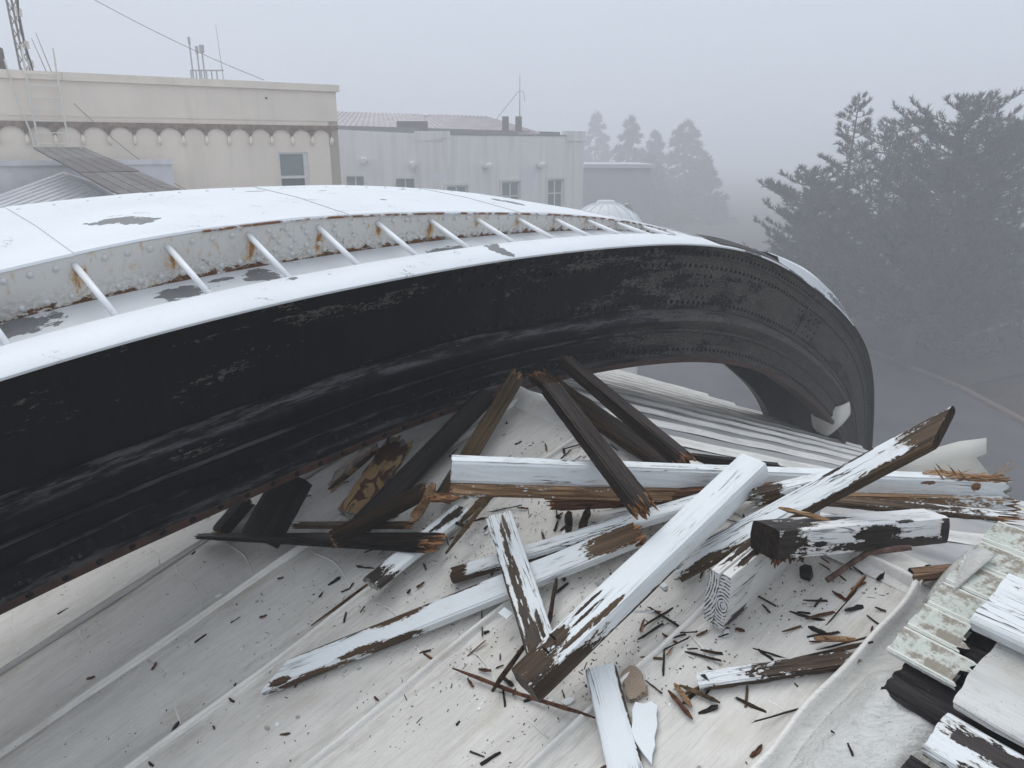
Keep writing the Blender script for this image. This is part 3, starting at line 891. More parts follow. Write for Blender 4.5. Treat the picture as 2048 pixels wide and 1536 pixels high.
timber('white_timber', 'short white board with long brown splits down its middle, across the long white board',
    (.086, 1.881, 8.590), (-.047, 2.424, 8.737), .095, .024, -11, ext=(.05, .0), group=WG, brk=(0, .012), nx=24,
    patches=[(.78, 'T', -.25, .07, .009), (.68, 'T', .10, .07, .008), (.40, 'T', .22, .08, .010), (.12, 'T', .02, .07, .009), (-.02, 'T', .38, .10, .012), (-.30, 'T', .15, .08, .010), (-.48, 'T', .45, .08, .012), (-.72, 'T', .1, .10, .014), (-.62, 'T', -.35, .08, .009), (-.85, 'T', .6, .08, .016), (-.5, 'L', 0, .3, .03)],
    pk=dict(peel=.34, crack=.95, dirt=.25, dark=(.05, .035, .024), light=(.11, .08, .055)))
timber('white_timber', 'weathered white timber with a broken grey left end just behind the long white board',
    (-.190, 2.330, 8.560), (.545, 2.284, 8.835), .062, .040, 10, ext=(.02, .12), group=WG, brk=(.012, 0),
    patches=[(-.95, 'A', 0, .05, .08), (-.8, 'R', -.3, .1, .02), (-.35, 'R', -.5, .3, .008)], pk=dict(peel=.15, crack=.9, dirt=.4), end=M_GREYW)
horiz, MH, LH = timber('white_timber', 'longest white timber lying level across the pile with its right end splintered orange',
    (-.203, 2.323, 8.969), (1.764, 2.466, 8.830), .050, .082, 3.5, ext=(.0, .0), group=WG, nx=40,
    patches=[(.93, 'T', 0, .20, .05), (.70, 'R', .55, .03, .008), (.88, 'R', .3, .02, .02)], pk=dict(peel=.04, crack=.45, dirt=.6, dark=(.11, .05, .022), light=(.36, .19, .09)), end=M_GREYW, brk=(.004, .03))
mb = MB()
for i in range(30):
    x = LH / 2 - random.uniform(.02, .30); y = random.uniform(-.03, .03); a = random.uniform(-.5, .5); e = random.uniform(.05, .95) ** 3
    L_ = random.uniform(.03, .10)
    p = Vector((x, y, .043)); d = Vector((random.choice((-1, 1)) * math.cos(e), .3 * a, math.sin(e)))
    mb.tube([MH @ (p - d * .02), MH @ (p + d * L_ * .5), MH @ (p + d * L_)], [.0045, .003, .0006], 4)
mb.build('splinter_tuft', M_RAW, horiz)
timber('split_board', 'long raw orange split board directly under the longest white timber',
    (-.203, 2.314, 8.901), (1.756, 2.414, 8.792), .042, .042, -4, mat=None, group='split bare boards in the pile', nx=40, brk=(.01, .05), ragged=.003,
    patches=[(-.3, 'A', 0, 1.5, .2), (.45, 'A', 0, .6, .2)], pk=dict(peel=.55, crack=.8, dirt=.4, dark=(.13, .065, .03), light=(.46, .29, .16)))
timber('split_board', 'grey and brown splintered board half under the longest white timber on the right',
    (.88, 2.325, 8.868), (1.692, 2.338, 8.784), .045, .022, 12, group='split bare boards in the pile', nx=30, brk=(.06, .10), ragged=.004,
    patches=[(0, 'R', 0, 1.0, .012), (-.5, 'T', 0, .6, .03)], pk=dict(peel=.45, crack=.9, dirt=.5, dark=(.03, .02, .014), light=(.16, .10, .06)))
timber('dark_timber', 'red brown timber with a jagged left end under the longest white timber',
    (.164, 2.50, 8.752), (.672, 2.309, 8.880), .044, .047, -2, mat=M_RED, ext=(0, .25), group=DG, brk=(.045, 0), ragged=.002)
diag, _, _ = timber('white_timber', 'white timber rising to the right with a bare brown upper end pointing at the fog',
    (.77, 2.026, 8.930), (1.115, 1.975, 9.186), .088, .040, 22, ext=(.32, .115), group=WG, skew=(0, .055), nx=24,
    patches=[(.93, 'A', 0, .13, .2), (.62, 'T', -1, .16, .02), (.35, 'T', -1.05, .22, .010), (.45, 'T', .98, .07, .012), (.28, 'T', .75, .04, .010), (.2, 'R', 0, .75, .05), (-.2, 'R', 0, .4, .04), (-.75, 'T', -.9, .1, .02)],
    pk=dict(peel=.10, crack=.8, dirt=.15, dark=(.03, .02, .012), light=(.12, .075, .04)), end=M_DARK[1])
block, MBK, LBK = timber('white_timber', 'thick white timber with a dark sawn near end and large dark bare patches',
    (.691, 1.828, 8.977), (1.292, 2.067, 8.892), .112, .085, -9, group=WG, nx=20,
    patches=[(-.92, 'A', 0, .095, .2), (-.78, 'T', -.3, .10, .03), (-.75, 'T', .7, .06, .03), (.10, 'R', .25, .10, .032), (.25, 'R', -.55, .28, .020), (.02, 'R', -.7, .10, .02), (-.55, 'R', -.1, .03, .010), (.97, 'R', 0, .03, .06), (.75, 'R', -.8, .14, .016), (-.4, 'T', .2, .14, .02), (.45, 'T', -.9, .05, .01)],
    pk=dict(peel=.12, crack=.6, dirt=.25, paint=(.70, .70, .70), dark=(.020, .016, .013), light=(.055, .042, .034)), end=M_DARK[0])
# rot hanging from the lower corner of the block
mb = MB()
for i in range(40):
    p = Vector((-LBK / 2 + random.uniform(.0, .10), -.056 + random.uniform(0, .06), -.040)); L_ = random.uniform(.008, .028)
    mb.tube([MBK @ p, MBK @ (p + Vector((random.uniform(-.006, .006), random.uniform(-.006, .006), -L_)))], [.006, .0015], 5)
mb.build('rotten_fringe', M_RED, block)
P = [Vector((.571, 1.815, 8.797)), Vector((.905, 2.095, 8.872))]
Yv = Vector((0, 0, 1)).cross((P[1] - P[0]).normalized()).normalized()
for k, lab in ((1, 'left of two white planks on edge with weathered ring pattern on the sawn end'), (-1, 'right of two white planks on edge, its clean white side under the thick timber')):
    timber('edge_plank', lab, P[0] + Yv * .0185 * k, P[1] + Yv * .0185 * k, .0355, .205 if k < 0 else .195, 9, group='pair of planks standing on edge', end=M_RING if k < 0 else M_RING2, ext=(0, .02),
        patches=[(-.3, 'T', 0, .14, .012), (.2, 'T', 0, .2, .03), (-.75, 'R', -.85, .06, .03)], pk=dict(peel=.05, crack=.25, dirt=.6, paint=(.70, .695, .675)))
timber('white_timber', 'white board running out of the bottom edge of the picture beside a knotty broken piece',
    (.284, 1.503, 8.512), (.251, 1.781, 8.592), .088, .030, -8, ext=(.35, .0), group=WG, brk=(0, .006), patches=[(.55, 'R', 0, .2, .02), (.75, 'T', -1, .15, .008)], pk=dict(peel=.05, crack=.55, dirt=.15))
timber('dark_timber', 'dark brown square timber lying over the longest white timber with a torn orange lower end',
    (.388, 2.053, 8.970), (.149, 2.719, 9.124), .074, .050, 6, mat=M_DARK[0], group=DG, brk=(.05, .02), nx=24)
timber('dark_timber', 'upper of two dark timbers leaning together on the black shutter, lower end torn fibrous',
    (.603, 2.466, 8.943), (.246, 3.138, 9.101), .075, .052, 17, mat=M_DARK[0], group=DG, brk=(.04, .03), ext=(0, .02))
timber('dark_timber', 'lower brown plank tucked under the long dark timber that leans on the shutter',
    (.575, 2.610, 8.862), (.155, 3.203, 9.000), .095, .035, -8, mat=M_DARK[1], group=DG, brk=(.02, .06), ext=(.03, .06), ragged=.004)
timber('dark_timber', 'ridged dark timber leaning up under the shutter, left of the olive brown one',
    (-.575, 2.745, 8.575), (-.150, 3.255, 8.880), .088, .050, 37, mat=M_DARK[2], group=DG, ext=(.06, .06))
timber('dark_timber', 'olive brown timber standing up to a jagged top at the peak of the roof',
    (-.277, 2.724, 8.660), (.018, 3.335, 8.975), .064, .050, 10, mat=M_OLIVE, group=DG, brk=(0, .05), ext=(.0, .0), nx=20)
timber('dark_timber', 'wide dark split timber tapering left and torn orange at its right end',
    (-1.404, 3.008, 8.335), (-.300, 2.460, 8.612), .125, .045, -8, mat=M_DARK[2], group=DG, brk=(.03, .06), tap=(.35, 1.0), ragged=.003, nx=26)
timber('dark_timber', 'brown squared stick lying across the wide dark split timber',
    (-.683, 2.549, 8.575), (-.394, 2.708, 8.675), .062, .045, 16, mat=M_DARK[1], group=DG, brk=(.01, .03), ext=(0, .05))
timber('split_board', 'thin yellow brown split board behind the brown squared stick', (-.902, 2.858, 8.470), (-.41, 2.634, 8.590), .035, .02, 0, mat=M_OLIVE, group='split bare boards in the pile', brk=(.06, .04), ragged=.003)
timber('white_timber', 'short white board with one dark bare panel, partly under the wide dark timber',
    (-.50, 2.33, 8.52), (-.195, 2.665, 8.640), .090, .034, -6, group=WG, patches=[(.72, 'T', -.2, .10, .028), (-.9, 'A', 0, .08, .1), (.5, 'T', -.1, .06, .014)], pk=dict(peel=.06, crack=.5, dirt=.4, dark=(.02, .016, .014), light=(.05, .04, .034)), end=M_GREYW, brk=(.01, .003))
timber('mottled_plank', 'mottled yellow and red plank end left of the ridged dark timber',
    (-.668, 2.800, 8.545), (-.520, 3.190, 8.705), .115, .04, 12, mat=M_MOTTLE, group='plank ends showing under the shutter', brk=(.004, .05), end=M_GREYW, ragged=.004)
timber('mottled_plank', 'dark yellow plank end half hidden under the shutter', (-.808, 3.095, 8.560), (-.640, 3.229, 8.679), .12, .03, -10, mat=M_MOTTLE, group='plank ends showing under the shutter', brk=(.02, .02), skew=(.04, 0))
timber('dark_timber', 'black slab of timber wedged upright under the shutter', (-1.075, 2.845, 8.405), (-.955, 3.02, 8.62), .17, .08, 6, mat=M_DARK[2], group=DG)
timber('dark_timber', 'small dark timber stub beside the black slab under the shutter', (-1.315, 3.02, 8.35), (-1.22, 3.13, 8.45), .07, .06, 0, mat=M_DARK[2], group=DG, brk=(.02, .02))
timber('dark_timber', 'short dark timber behind the longest white timber, beside the torn fibrous end', (.705, 2.690, 8.848), (.90, 2.66, 8.835), .050, .036, -8, mat=M_DARK[0], group=DG, brk=(.03, 0), ext=(0, .12))
timber('white_timber', 'grey white offcut behind the torn orange end of the dark brown timber', (.323, 2.39, 8.755), (.484, 2.372, 8.80), .045, .036, -15, group=WG, ext=(0, .06), pk=dict(peel=.2, crack=.4, dirt=.9, paint=(.6, .59, .56)), end=M_GREYW)
timber('white_timber', 'frayed white timber wedged between the longest and the rising white timber', (.800, 2.10, 8.985), (1.02, 2.10, 9.045), .052, .042, 0, group=WG, ext=(.05, .1), brk=(.03, 0), patches=[(-.8, 'A', 0, .06, .1), (.1, 'R', .6, .1, .01)], pk=dict(peel=.22, crack=.9, dirt=.5), end=M_GREYW)
timber('split_board', 'small half white board, bare brown on its right, lying on the near roof pan', (.499, 1.678, 8.634), (.87, 1.627, 8.744), .042, .030, 25, group='split bare boards in the pile', brk=(.002, .03), ragged=.002,
    patches=[(.55, 'A', 0, .24, .1), (-.3, 'R', -.3, .2, .014)], pk=dict(peel=.08, crack=.5, dirt=.5, dark=(.03, .02, .014), light=(.10, .065, .042)), end=M_GREYW)
timber('split_board', 'striped raw brown board with a black end beside the pale green boards', (1.100, 1.810, 8.878), (1.30, 1.775, 8.925), .045, .024, 9, mat=bare_wood('striped_brown_wood', dark=(.05, .028, .016), light=(.36, .22, .13), off=21, sy=110), end=M_DARK[2], group='split bare boards in the pile', ext=(.0, .12), brk=(.006, 0))

# sticks and long splinters, each with its own place
def stick(name, label, pts, r, mat, group, cat='splinter', n=6, blunt=.35):
    pts = [Vector(p) for p in pts]
    full = []
    for i in range(len(pts) - 1):
        for f in np.linspace(0, 1, 6)[(1 if i else 0):]: full.append(pts[i].lerp(pts[i + 1], float(f)))
    rr = []
    for i, p in enumerate(full):
        f = i / (len(full) - 1); rr.append(r * (blunt + (1 - blunt) * min(1, 5 * min(f, 1 - f) + .15)) * random.uniform(.85, 1.1))
    o = MB().tube([p + Vector((random.uniform(-1, 1), random.uniform(-1, 1), random.uniform(-.5, .5))) * r * .15 for p in full], rr, n).build(name, mat, None, n > 6)
    return tag(o, label, cat, group)
SG = 'long splinters around the pile'
stick('bent_stick', 'bent round brown stick with bark flakes in front of the thick square timber', [(.904, 1.885, 8.815), (1.028, 1.919, 8.885), (1.125, 1.876, 8.927)], .0085, plain('bark_stick_wood', (.12, .072, .055), .7, .6, 40, .001), None, 'stick', 9, .9)
stick('wood_splinter', 'long red brown splinter crossing under the near end of the big white timber', [(-.185, 1.951, 8.462), (.02, 1.80, 8.492), (.224, 1.657, 8.535)], .0065, M_RED, SG, n=5)
stick('wood_splinter', 'brown splinter poking out from under the stripped end of the big white timber', [(-.057, 1.813, 8.490), (.058, 1.952, 8.573)], .009, M_DARK[1], SG, n=5)
stick('wood_splinter', 'brown splinter standing below the split white board', [(.111, 1.994, 8.572), (.147, 2.164, 8.65)], .008, M_DARK[1], SG, n=5)
stick('wood_splinter', 'very long thin brown strip lying along a roof seam at the bottom', [on_left(-1.28, -.478, .008), on_left(-1.02, -.482, .010), on_left(-.77, -.470, .010)], .006, M_RED, SG, n=5)
stick('wood_splinter', 'dark thin strip lying along the seam left of the long white board', [on_left(-.93, .02, .008), on_left(-.72, .03, .012)], .006, M_DARK[1], SG, n=5)
stick('wood_splinter', 'long brown splinter lying just above the half white board', [(.70, 1.666, 8.70), (.927, 1.637, 8.79)], .006, M_DARK[1], SG, n=5)
stick('wood_splinter', 'tan chunky splinter above the half white board', [(.808, 1.71, 8.748), (.905, 1.681, 8.764)], .009, M_RAW, SG, n=5)
stick('wood_splinter', 'small black splinter lying next to the tan chunky one', [(.810, 1.757, 8.750), (.852, 1.722, 8.748)], .007, M_DARK[2], SG, n=5)
stick('wood_splinter', 'brown round splinter near the bottom edge, lowest of three in a row', [(.422, 1.686, 8.600), (.467, 1.588, 8.592)], .0065, M_RED, SG, n=6)
stick('wood_splinter', 'orange splinter, middle of three in a row near the bottom edge', [(.441, 1.698, 8.612), (.470, 1.622, 8.602)], .008, M_RAW, SG, n=5)
stick('wood_splinter', 'olive pointed splinter, uppermost of three in a row near the bottom edge', [(.453, 1.692, 8.612), (.542, 1.612, 8.622)], .0065, M_OLIVE, SG, n=5)
stick('wood_splinter', 'orange twisted splinter standing by the short white board with the dark panel', [(-.400, 2.650, 8.590), (-.35, 2.69, 8.65), (-.309, 2.713, 8.735)], .022, M_RAW, SG, n=6)
stick('wood_splinter', 'tan rotten chunk lying left of the longest white timber', [(-.335, 2.641, 8.700), (-.199, 2.609, 8.725)], .019, M_TORN, SG, n=6)
stick('wood_splinter', 'salmon splinter lying on the thick square timber', [MBK @ Vector((-.25, .04, .075)), MBK @ Vector((-.12, -.02, .050))], .008, M_RAW, SG, n=5)
stick('wood_splinter', 'yellow brown broken lath pointing up from the left end of the longest white timber', [(-.20, 2.55, 8.64), (-.07, 2.66, 8.74)], .012, M_OLIVE, SG, n=5)
stick('wood_splinter', 'brown lath under the left end of the longest white timber', [(-.25, 2.62, 8.62), (-.16, 2.52, 8.64)], .008, M_DARK[1], SG, n=5)
stick('wood_splinter', 'fibrous brown lath along the seam by the short white board', [(-.24, 2.40, 8.60), (-.12, 2.55, 8.70), (-.03, 2.66, 8.76)], .010, M_OLIVE, SG, n=5)
for lab, a, b in (('dark upright splinter under the red brown timber', (.20, 2.40, 8.68), (.205, 2.42, 8.76)), ('brown leaning splinter under the red brown timber', (.24, 2.38, 8.68), (.275, 2.43, 8.77)), ('tan slanting splinter beside the grey white offcut', (.26, 2.36, 8.69), (.36, 2.37, 8.75))):
    stick('wood_splinter', lab, [a, b], .016, M_DARK[1] if 'tan' not in lab else M_TORN, SG, n=5)

def flake(name, label, pts_st, h, th, mat, cat, group=None, frame=None):
    """flat chip: outline in metres in its own frame"""
    mb = MB(); n = len(pts_st)
    top = [(x, y, th) for x, y in pts_st]; bot = [(x, y, 0) for x, y in pts_st]
    mb.add(top + bot, [tuple(range(n)), tuple(range(2 * n - 1, n - 1, -1))] + [(i, i + n, (i + 1) % n + n, (i + 1) % n) for i in range(n)])
    me = mb.mesh(name, mat)
    bm = bmesh.new(); bm.from_mesh(me); bmesh.ops.recalc_face_normals(bm, faces=bm.faces[:]); bm.to_mesh(me); bm.free()
    o = link(name, me, None, frame)
    return tag(o, label, cat, group)
def knotwood():
    m, g, out = new_mat('knot_wood', .65, .2)
    v = g.n('TexCoord', out=3)
    d = g.vm('LENGTH', g.scale(v, (1, .8, 0)), out=1)
    d = g.m('ADD', d, g.m('MULTIPLY', g.noise(v, 40, 3), .006))
    d = g.m('ADD', d, g.m('MULTIPLY', g.noise(v, 18, 2), .02))
    s = g.m('SINE', g.m('MULTIPLY', d, 1100.0))
    c = g.mix(g.m('MULTIPLY', g.step(s, -.6, .9), g.noise(v, 25, 4)), (.24, .18, .13), (.50, .42, .33))
    c = g.mix(g.step(d, .010, .004), c, (.03, .022, .018))
    out(c, None, g.bump(s, .3, .001)); return m
def place(P, ang, tilt=0.0, h=0.0):
    """matrix on the left slope under world point P"""
    P = Vector(P); s = (P - A0).dot(Q); t = (P - A0).dot(R_)
    M = frame_on_left(s, t, h, ang)
    return M @ Matrix.Rotation(tilt, 4, 'X')
flake('knot_piece', 'broken piece of wood with a round knot right of the white board at the bottom', [(-.062, -.022), (-.045, -.034), (-.01, -.030), (.018, -.040), (.05, -.036), (.056, -.012), (.046, .012), (.050, .026), (.022, .036), (.0, .031), (-.03, .038), (-.055, .030), (-.072, .012), (-.066, -.006)], 0, .022, knotwood(), 'wood piece', None, place((.345, 1.735, 8.57), -2.0, .1, .004) @ Matrix.Diagonal((.82, .82, .8, 1)))
flake('white_shard', 'pointed white painted shard below the broken knot piece', [(-.055, -.026), (-.03, -.034), (.0, -.033), (.03, -.036), (.058, -.026), (.085, -.010), (.118, .014), (.090, .016), (.066, .024), (.045, .022), (.01, .031), (-.02, .029), (-.045, .033), (-.058, .016), (-.05, -.004)], 0, .012, paint_wood('shard_paint', .05, .3, off=4), 'wood shard', None, place((.355, 1.615, 8.56), -2.35, -.15, .012))
flake('tar_lump', 'black tar lump on the roof below the thick square timber', [(-.022, -.015), (0, -.02), (.022, -.012), (.024, .008), (.008, .02), (-.016, .014)], 0, .020, plain('black_tar', (.006, .006, .007), .35, .4, 60, .003), 'lump', None, place((.873, 1.95, 8.8), .4, 0, 0))
flake('black_flake', 'black triangular flake resting on the white end of the half white board', [(-.018, -.012), (.022, -.010), (.012, .022)], 0, .004, plain('black_felt', (.008, .008, .009), .5, .3, 60, .001), 'flake', None, place((.535, 1.672, 8.65), .9, .5, .034))
curl = flake('paint_curl', 'curled white paint strip hanging from the underside of the big white timber', [(-.035, -.008), (.03, -.010), (.04, .006), (-.03, .012)], 0, .003, paint_wood('curl_paint', .0, .1, off=8), 'paint flake', None, place((.40, 1.93, 8.72), -.9, -.6, .06))
flake('paint_curl', 'white paint tab sticking out from the left edge of the short split board', [(-.014, -.018), (.014, -.02), (.016, .018), (-.012, .02)], 0, .002, bpy.data.materials['curl_paint'], 'paint flake', None, place((.0, 2.06, 8.6), .2, .2, .07))

# loose chips: one object each, for the ones big enough to pick out
def chip_mesh(seed, L_, W_, T_, mat):
    r = random.Random(seed)
    n = 5; vs = []
    for i in range(n):
        f = i / (n - 1); k = (.92, 1.0, 1.0, .85, .5)[i] * r.uniform(.7, 1.15)
        x = -L_ / 2 + L_ * f; off = r.uniform(-.12, .12) * W_
        vs += [(x + r.uniform(-.09, .09) * L_, off - W_ / 2 * k, 0), (x + r.uniform(-.09, .09) * L_, off + W_ / 2 * k, 0),
               (x, off + W_ / 2 * k * .8, T_ * r.uniform(.6, 1.1)), (x, off - W_ / 2 * k * .8, T_ * r.uniform(.6, 1.1))]
    fs = []
    for i in range(n - 1):
        for k in range(4):
            a = i * 4
            fs.append((a + k, a + (k + 1) % 4, a + 4 + (k + 1) % 4, a + 4 + k))
    fs += [(3, 2, 1, 0), tuple(4 * (n - 1) + k for k in range(4))]
    mb = MB().add(vs, fs); me = mb.mesh('wood_chip', mat)
    bm = bmesh.new(); bm.from_mesh(me); bmesh.ops.recalc_face_normals(bm, faces=bm.faces[:]); bm.to_mesh(me); bm.free()
    return me
chips = [chip_mesh(i, L_, W_, .004 + .0015 * (i % 3), m) for i, (L_, W_, m) in enumerate([
    (.05, .008, M_DARK[0]), (.035, .010, M_RED), (.055, .0045, M_DARK[1]), (.028, .012, M_RED), (.045, .007, M_DARK[1]), (.07, .004, M_DARK[1]), (.034, .008, M_OLIVE), (.045, .013, M_DARK[1]), (.022, .012, M_DARK[2]), (.055, .010, M_TORN)])]
def chip_spot(r):
    """scatter on the visible left slope, thicker towards the pile"""
    while True:
        s = r.uniform(-2.1, -.02); t = r.uniform(-1.93, 1.0)
        d = math.hypot(s + .45, (t + 1.1) * .75)
        if r.random() < .10 + .9 * math.exp(-(d / .62) ** 2): 
            if min(abs(t - q) for q in SEAMS) > .028: return s, t
def hrt(s, t):
    return .001
r = random.Random(5)
first = True
CHIPC = ['black', 'red brown', 'brown', 'red brown', 'brown', 'dark brown', 'olive brown', 'brown', 'black', 'torn orange']
CHIPS_ = ['slim', 'stubby', 'needle thin', 'stubby', 'slim', 'needle thin', 'small', 'broad', 'tiny', 'slim']
def pan_words(s, t):
    for lim, wd_ in ((-1.525, 'in the pan beside the upturned flashing'), (-1.005, 'in the pan under the half white board'), (-.512, 'in the pan under the big white timber'), (-.008, 'in the pan under the long flat white board'), (.5, 'in the pan below the wide dark timber'), (9, 'in the far left pan')):
        if t < lim: return wd_
for i in range(150):
    s, t = chip_spot(r)
    gi = r.randrange(len(chips))
    o = bpy.data.objects.new('wood_chip', chips[gi]); COL.objects.link(o)
    k = r.uniform(.55, 1.25)
    a = r.gauss(.35, .9)
    o.matrix_basis = frame_on_left(s, t, hrt(s, t), a) @ Matrix.Rotation(r.uniform(-.12, .12), 4, 'Y') @ Matrix.Diagonal((k, k, k, 1))
    tag(o, '%s %s wood chip %s' % (CHIPS_[gi], CHIPC[gi], pan_words(s, t)), 'wood chip', 'loose wood chips on the white roof')
HEAPS = [((-.30, -.55), .10, 'in the heap by the dark panelled white board'), ((-.20, -.95), .10, 'in the heap under the red brown timber'), ((-.33, -1.50), .08, 'under the middle of the big white timber'),
         ((-.28, -1.86), .09, 'by the half white board and the flashing'), ((-.55, -1.72), .10, 'beside the three splinters in a row'), ((-.52, -.42), .12, 'on the pan below the wide dark timber'), ((-.56, -1.55), .07, 'around the broken knot piece'), ((-.12, -.60), .10, 'below the left end of the longest white timber'), ((-.21, -1.30), .07, 'between the big and the rising white timber'), ((-.98, -.46), .12, 'left of the long flat white board'), ((-.10, -1.80), .05, 'by the bent round stick'), ((-.80, -1.15), .12, 'on the pan below the split white board')]
for hi, ((s0, t0), sd, words) in enumerate(HEAPS):
    for k_ in range(13):
        gi = r.randrange(len(chips)); L_ = r.choice((.6, .8, 1.0, 1.3, 1.8, 2.4))
        s, t = min(-.03, r.gauss(s0, sd)), max(-1.93, r.gauss(t0, sd))
        o = bpy.data.objects.new('wood_shard', chips[gi]); COL.objects.link(o)
        o.matrix_basis = frame_on_left(s, t, .002 + .006 * r.random(), r.uniform(0, 3.14)) @ Matrix.Rotation(r.uniform(-.22, .22), 4, 'Y') @ Matrix.Rotation(r.uniform(-.6, .6), 4, 'X') @ Matrix.Diagonal((L_, .35 + .35 * L_, .7, 1))
        tag(o, '%s %s shard %s' % (CHIPS_[gi].replace('tiny', 'short').replace('small', 'short'), CHIPC[gi], words), 'wood shard', 'broken wood shards in small heaps')
M_PFL = [plain('white_paint_flake', (.78, .79, .80), .5, .05, 40), plain('grey_paint_flake', (.33, .34, .34), .6, .2, 40)]
pfl = []
for i in range(6):
    rr = random.Random(40 + i); n = 7
    pts = [(.012 * (1 + .8 * (i % 2)) * math.cos(2 * math.pi * k / n) * rr.uniform(.5, 1.2), .010 * math.sin(2 * math.pi * k / n) * rr.uniform(.5, 1.2)) for k in range(n)]
    mb = MB(); mb.add([(x, y, .0016 + .12 * x * x / .012) for x, y in pts] + [(x, y, .0 + .12 * x * x / .012) for x, y in pts], [tuple(range(n)), tuple(range(2 * n - 1, n - 1, -1))] + [(a, a + n, (a + 1) % n + n, (a + 1) % n) for a in range(n)])
    pfl.append(mb.mesh('paint_flake', M_PFL[1 if i > 2 else 0]))
for i in range(70):
    s, t = chip_spot(r)
    gi = r.randrange(6)
    o = bpy.data.objects.new('paint_flake', pfl[gi]); COL.objects.link(o)
    k = r.uniform(.5, 1.3)
    o.matrix_basis = frame_on_left(s, t, .002, r.uniform(0, 6.28)) @ Matrix.Rotation(r.uniform(-.2, .2), 4, 'X') @ Matrix.Diagonal((k, k, k, 1))
    if gi > 2: tag(o, '%s grey paint flake %s' % (('rounded', 'long', 'rounded')[gi - 3], pan_words(s, t)), 'paint flake', 'grey paint flakes on the roof')
    else: tag(o, '%s white paint flake %s' % (('small', 'long', 'small')[gi], pan_words(s, t)), 'paint flake', 'white paint flakes on the roof')
# crumbs too small to pick apart
for nm, mat, cnt, sz in (('wood_crumbs', M_DARK[1], 2600, .0030), ('paint_crumbs', M_PFL[0], 500, .0036)):
    mb = MB()
    for i in range(cnt):
        s, t = chip_spot(r)
        a = r.uniform(0, 6.28); L_ = sz * r.uniform(.3, 1.6) * (3 if r.random() < .12 else 1); W_ = sz * r.uniform(.3, .7); c, n_ = math.cos(a), math.sin(a)
        b = on_left(s, t, .0005)
        X = (DL * c + R_ * n_) * L_; Y = (R_ * c - DL * n_) * W_; Z = NL * W_ * .8
        mb.add([b - X - Y, b + X - Y * .6, b + X * .8 + Y, b - X * .7 + Y, b + Z], [(0, 1, 4), (1, 2, 4), (2, 3, 4), (3, 0, 4)])
    o = mb.build(nm, mat, None, False, False); o['kind'] = 'stuff'
    o['label'] = 'fine wood crumbs strewn over the white roof' if nm[0] == 'w' else 'fine white paint crumbs strewn over the roof'

# ------------------------------------------------------------------ boards at the lower right corner
def green_paint():
    m, g, out = new_mat('pale_green_board_paint', .6, .3)
    v = obj_vec(g)
    n = g.noise(g.scale(v, (9, 16, 16)), 1.0, 6, .65)
    f = g.noise(g.scale(v, (60, 60, 60)), 1.0, 5, .7)
    sy = g.n('SeparateXYZ', {0: v}, 1)
    c = g.mix(g.step(n, .35, .65), (.50, .54, .485), (.60, .60, .56))
    d = g.m('ADD', g.m('MULTIPLY', n, .6), g.m('MULTIPLY', f, .5))
    c = g.mix(g.m('MULTIPLY', g.step(d, .49, .62), .85), c, (.20, .165, .12))
    c = g.mix(g.step(g.m('ABSOLUTE', sy), .032, .039), c, (.70, .72, .66))
    out(c, None, g.bump(g.m('ADD', f, g.m('MULTIPLY', n, .5)), .6, .002)); return m
M_GREEN = green_paint()
M_BLACKW = bare_wood('black_old_wood', dark=(.010, .008, .009), light=(.038, .032, .033), off=31, sy=45)
deck = empty('board_deck', on_left(-.2, -2.5, 0), 'weathered deck of pale green and white boards broken open to black wood', 'deck')
def board(name, s0, s1, t0, t1, h, th, mat, end=None, seed=1, tilt=0.0, **kw):
    w_ = (s1 - s0) * CL; l = t0 - t1
    o = on_left((s0 + s1) / 2, (t0 + t1) / 2, h - th / 2)
    M = basis(o, -R_, DL, NL) @ Matrix.Rotation(tilt, 4, 'X')
    kw.setdefault('ny', 16)
    kw.setdefault('torn', True)
    return link(name, beam_mesh(l, w_, th, seed, mats=(mat, end or mat), **kw), deck, M)
for i, s in enumerate((-.318, -.234, -.150, -.066, .018, .102)):
    t1 = (-2.19, -2.15, -2.30, -3.3, -3.3, -3.3)[i]
    b = board('green_board', s, s + .081, -2.035, t1, .100 + .0015 * (i % 2), .022, M_GREEN, M_BLACKW, 300 + i, rad(.6), brk=(.004, .035 if i < 3 else 0), nx=20, ny=22, torn=True)
for i, s in enumerate((-.40, -.285, -.17)):
    board('black_board', s, s + .11, -2.07, -3.3, .068 - .004 * i, .03, M_BLACKW, None, 320 + i, rad(1.5 * (i - 1)), brk=(.01, 0), ragged=.003)
M_DECKW = roof_coat('grey_white_board_coating', base=(.60, .60, .585), dirt=1.3)
board('white_board', -.372, -.165, -2.222, -3.3, .128, .03, M_DECKW, M_DECKW, 330, rad(-1), brk=(.006, 0), ragged=.002)
board('peeled_board', -.492, -.385, -2.226, -3.3, .112, .034, paint_wood('peeled_deck_paint', .52, .9, [((-.35, .02, .017), (.22, .03, .016)), ((-.2, -.04, .017), (.3, .02, .016))], off=77, dark=(.018, .014, .014), light=(.05, .042, .04)), M_BLACKW, 331, brk=(.004, 0))
board('fascia_board', -.56, -.494, -2.20, -3.3, .070, .05, M_BLACKW, None, 332)
bw = board('loose_board', -.20, -.03, -2.17, -3.2, .185, .045, paint_wood('loose_deck_paint', .40, .9, [((-.30, .02, .022), (.14, .05, .016))], off=55, dark=(.016, .012, .012), light=(.045, .036, .034)), M_BLACKW, 340, brk=(.004, 0))
bw.parent = None; bw.name = 'peeled_plank'; bw.matrix_parent_inverse = Matrix.Identity(4)
tag(bw, 'dark plank with streaky white paint lying on the grey white board at the right edge', 'plank')
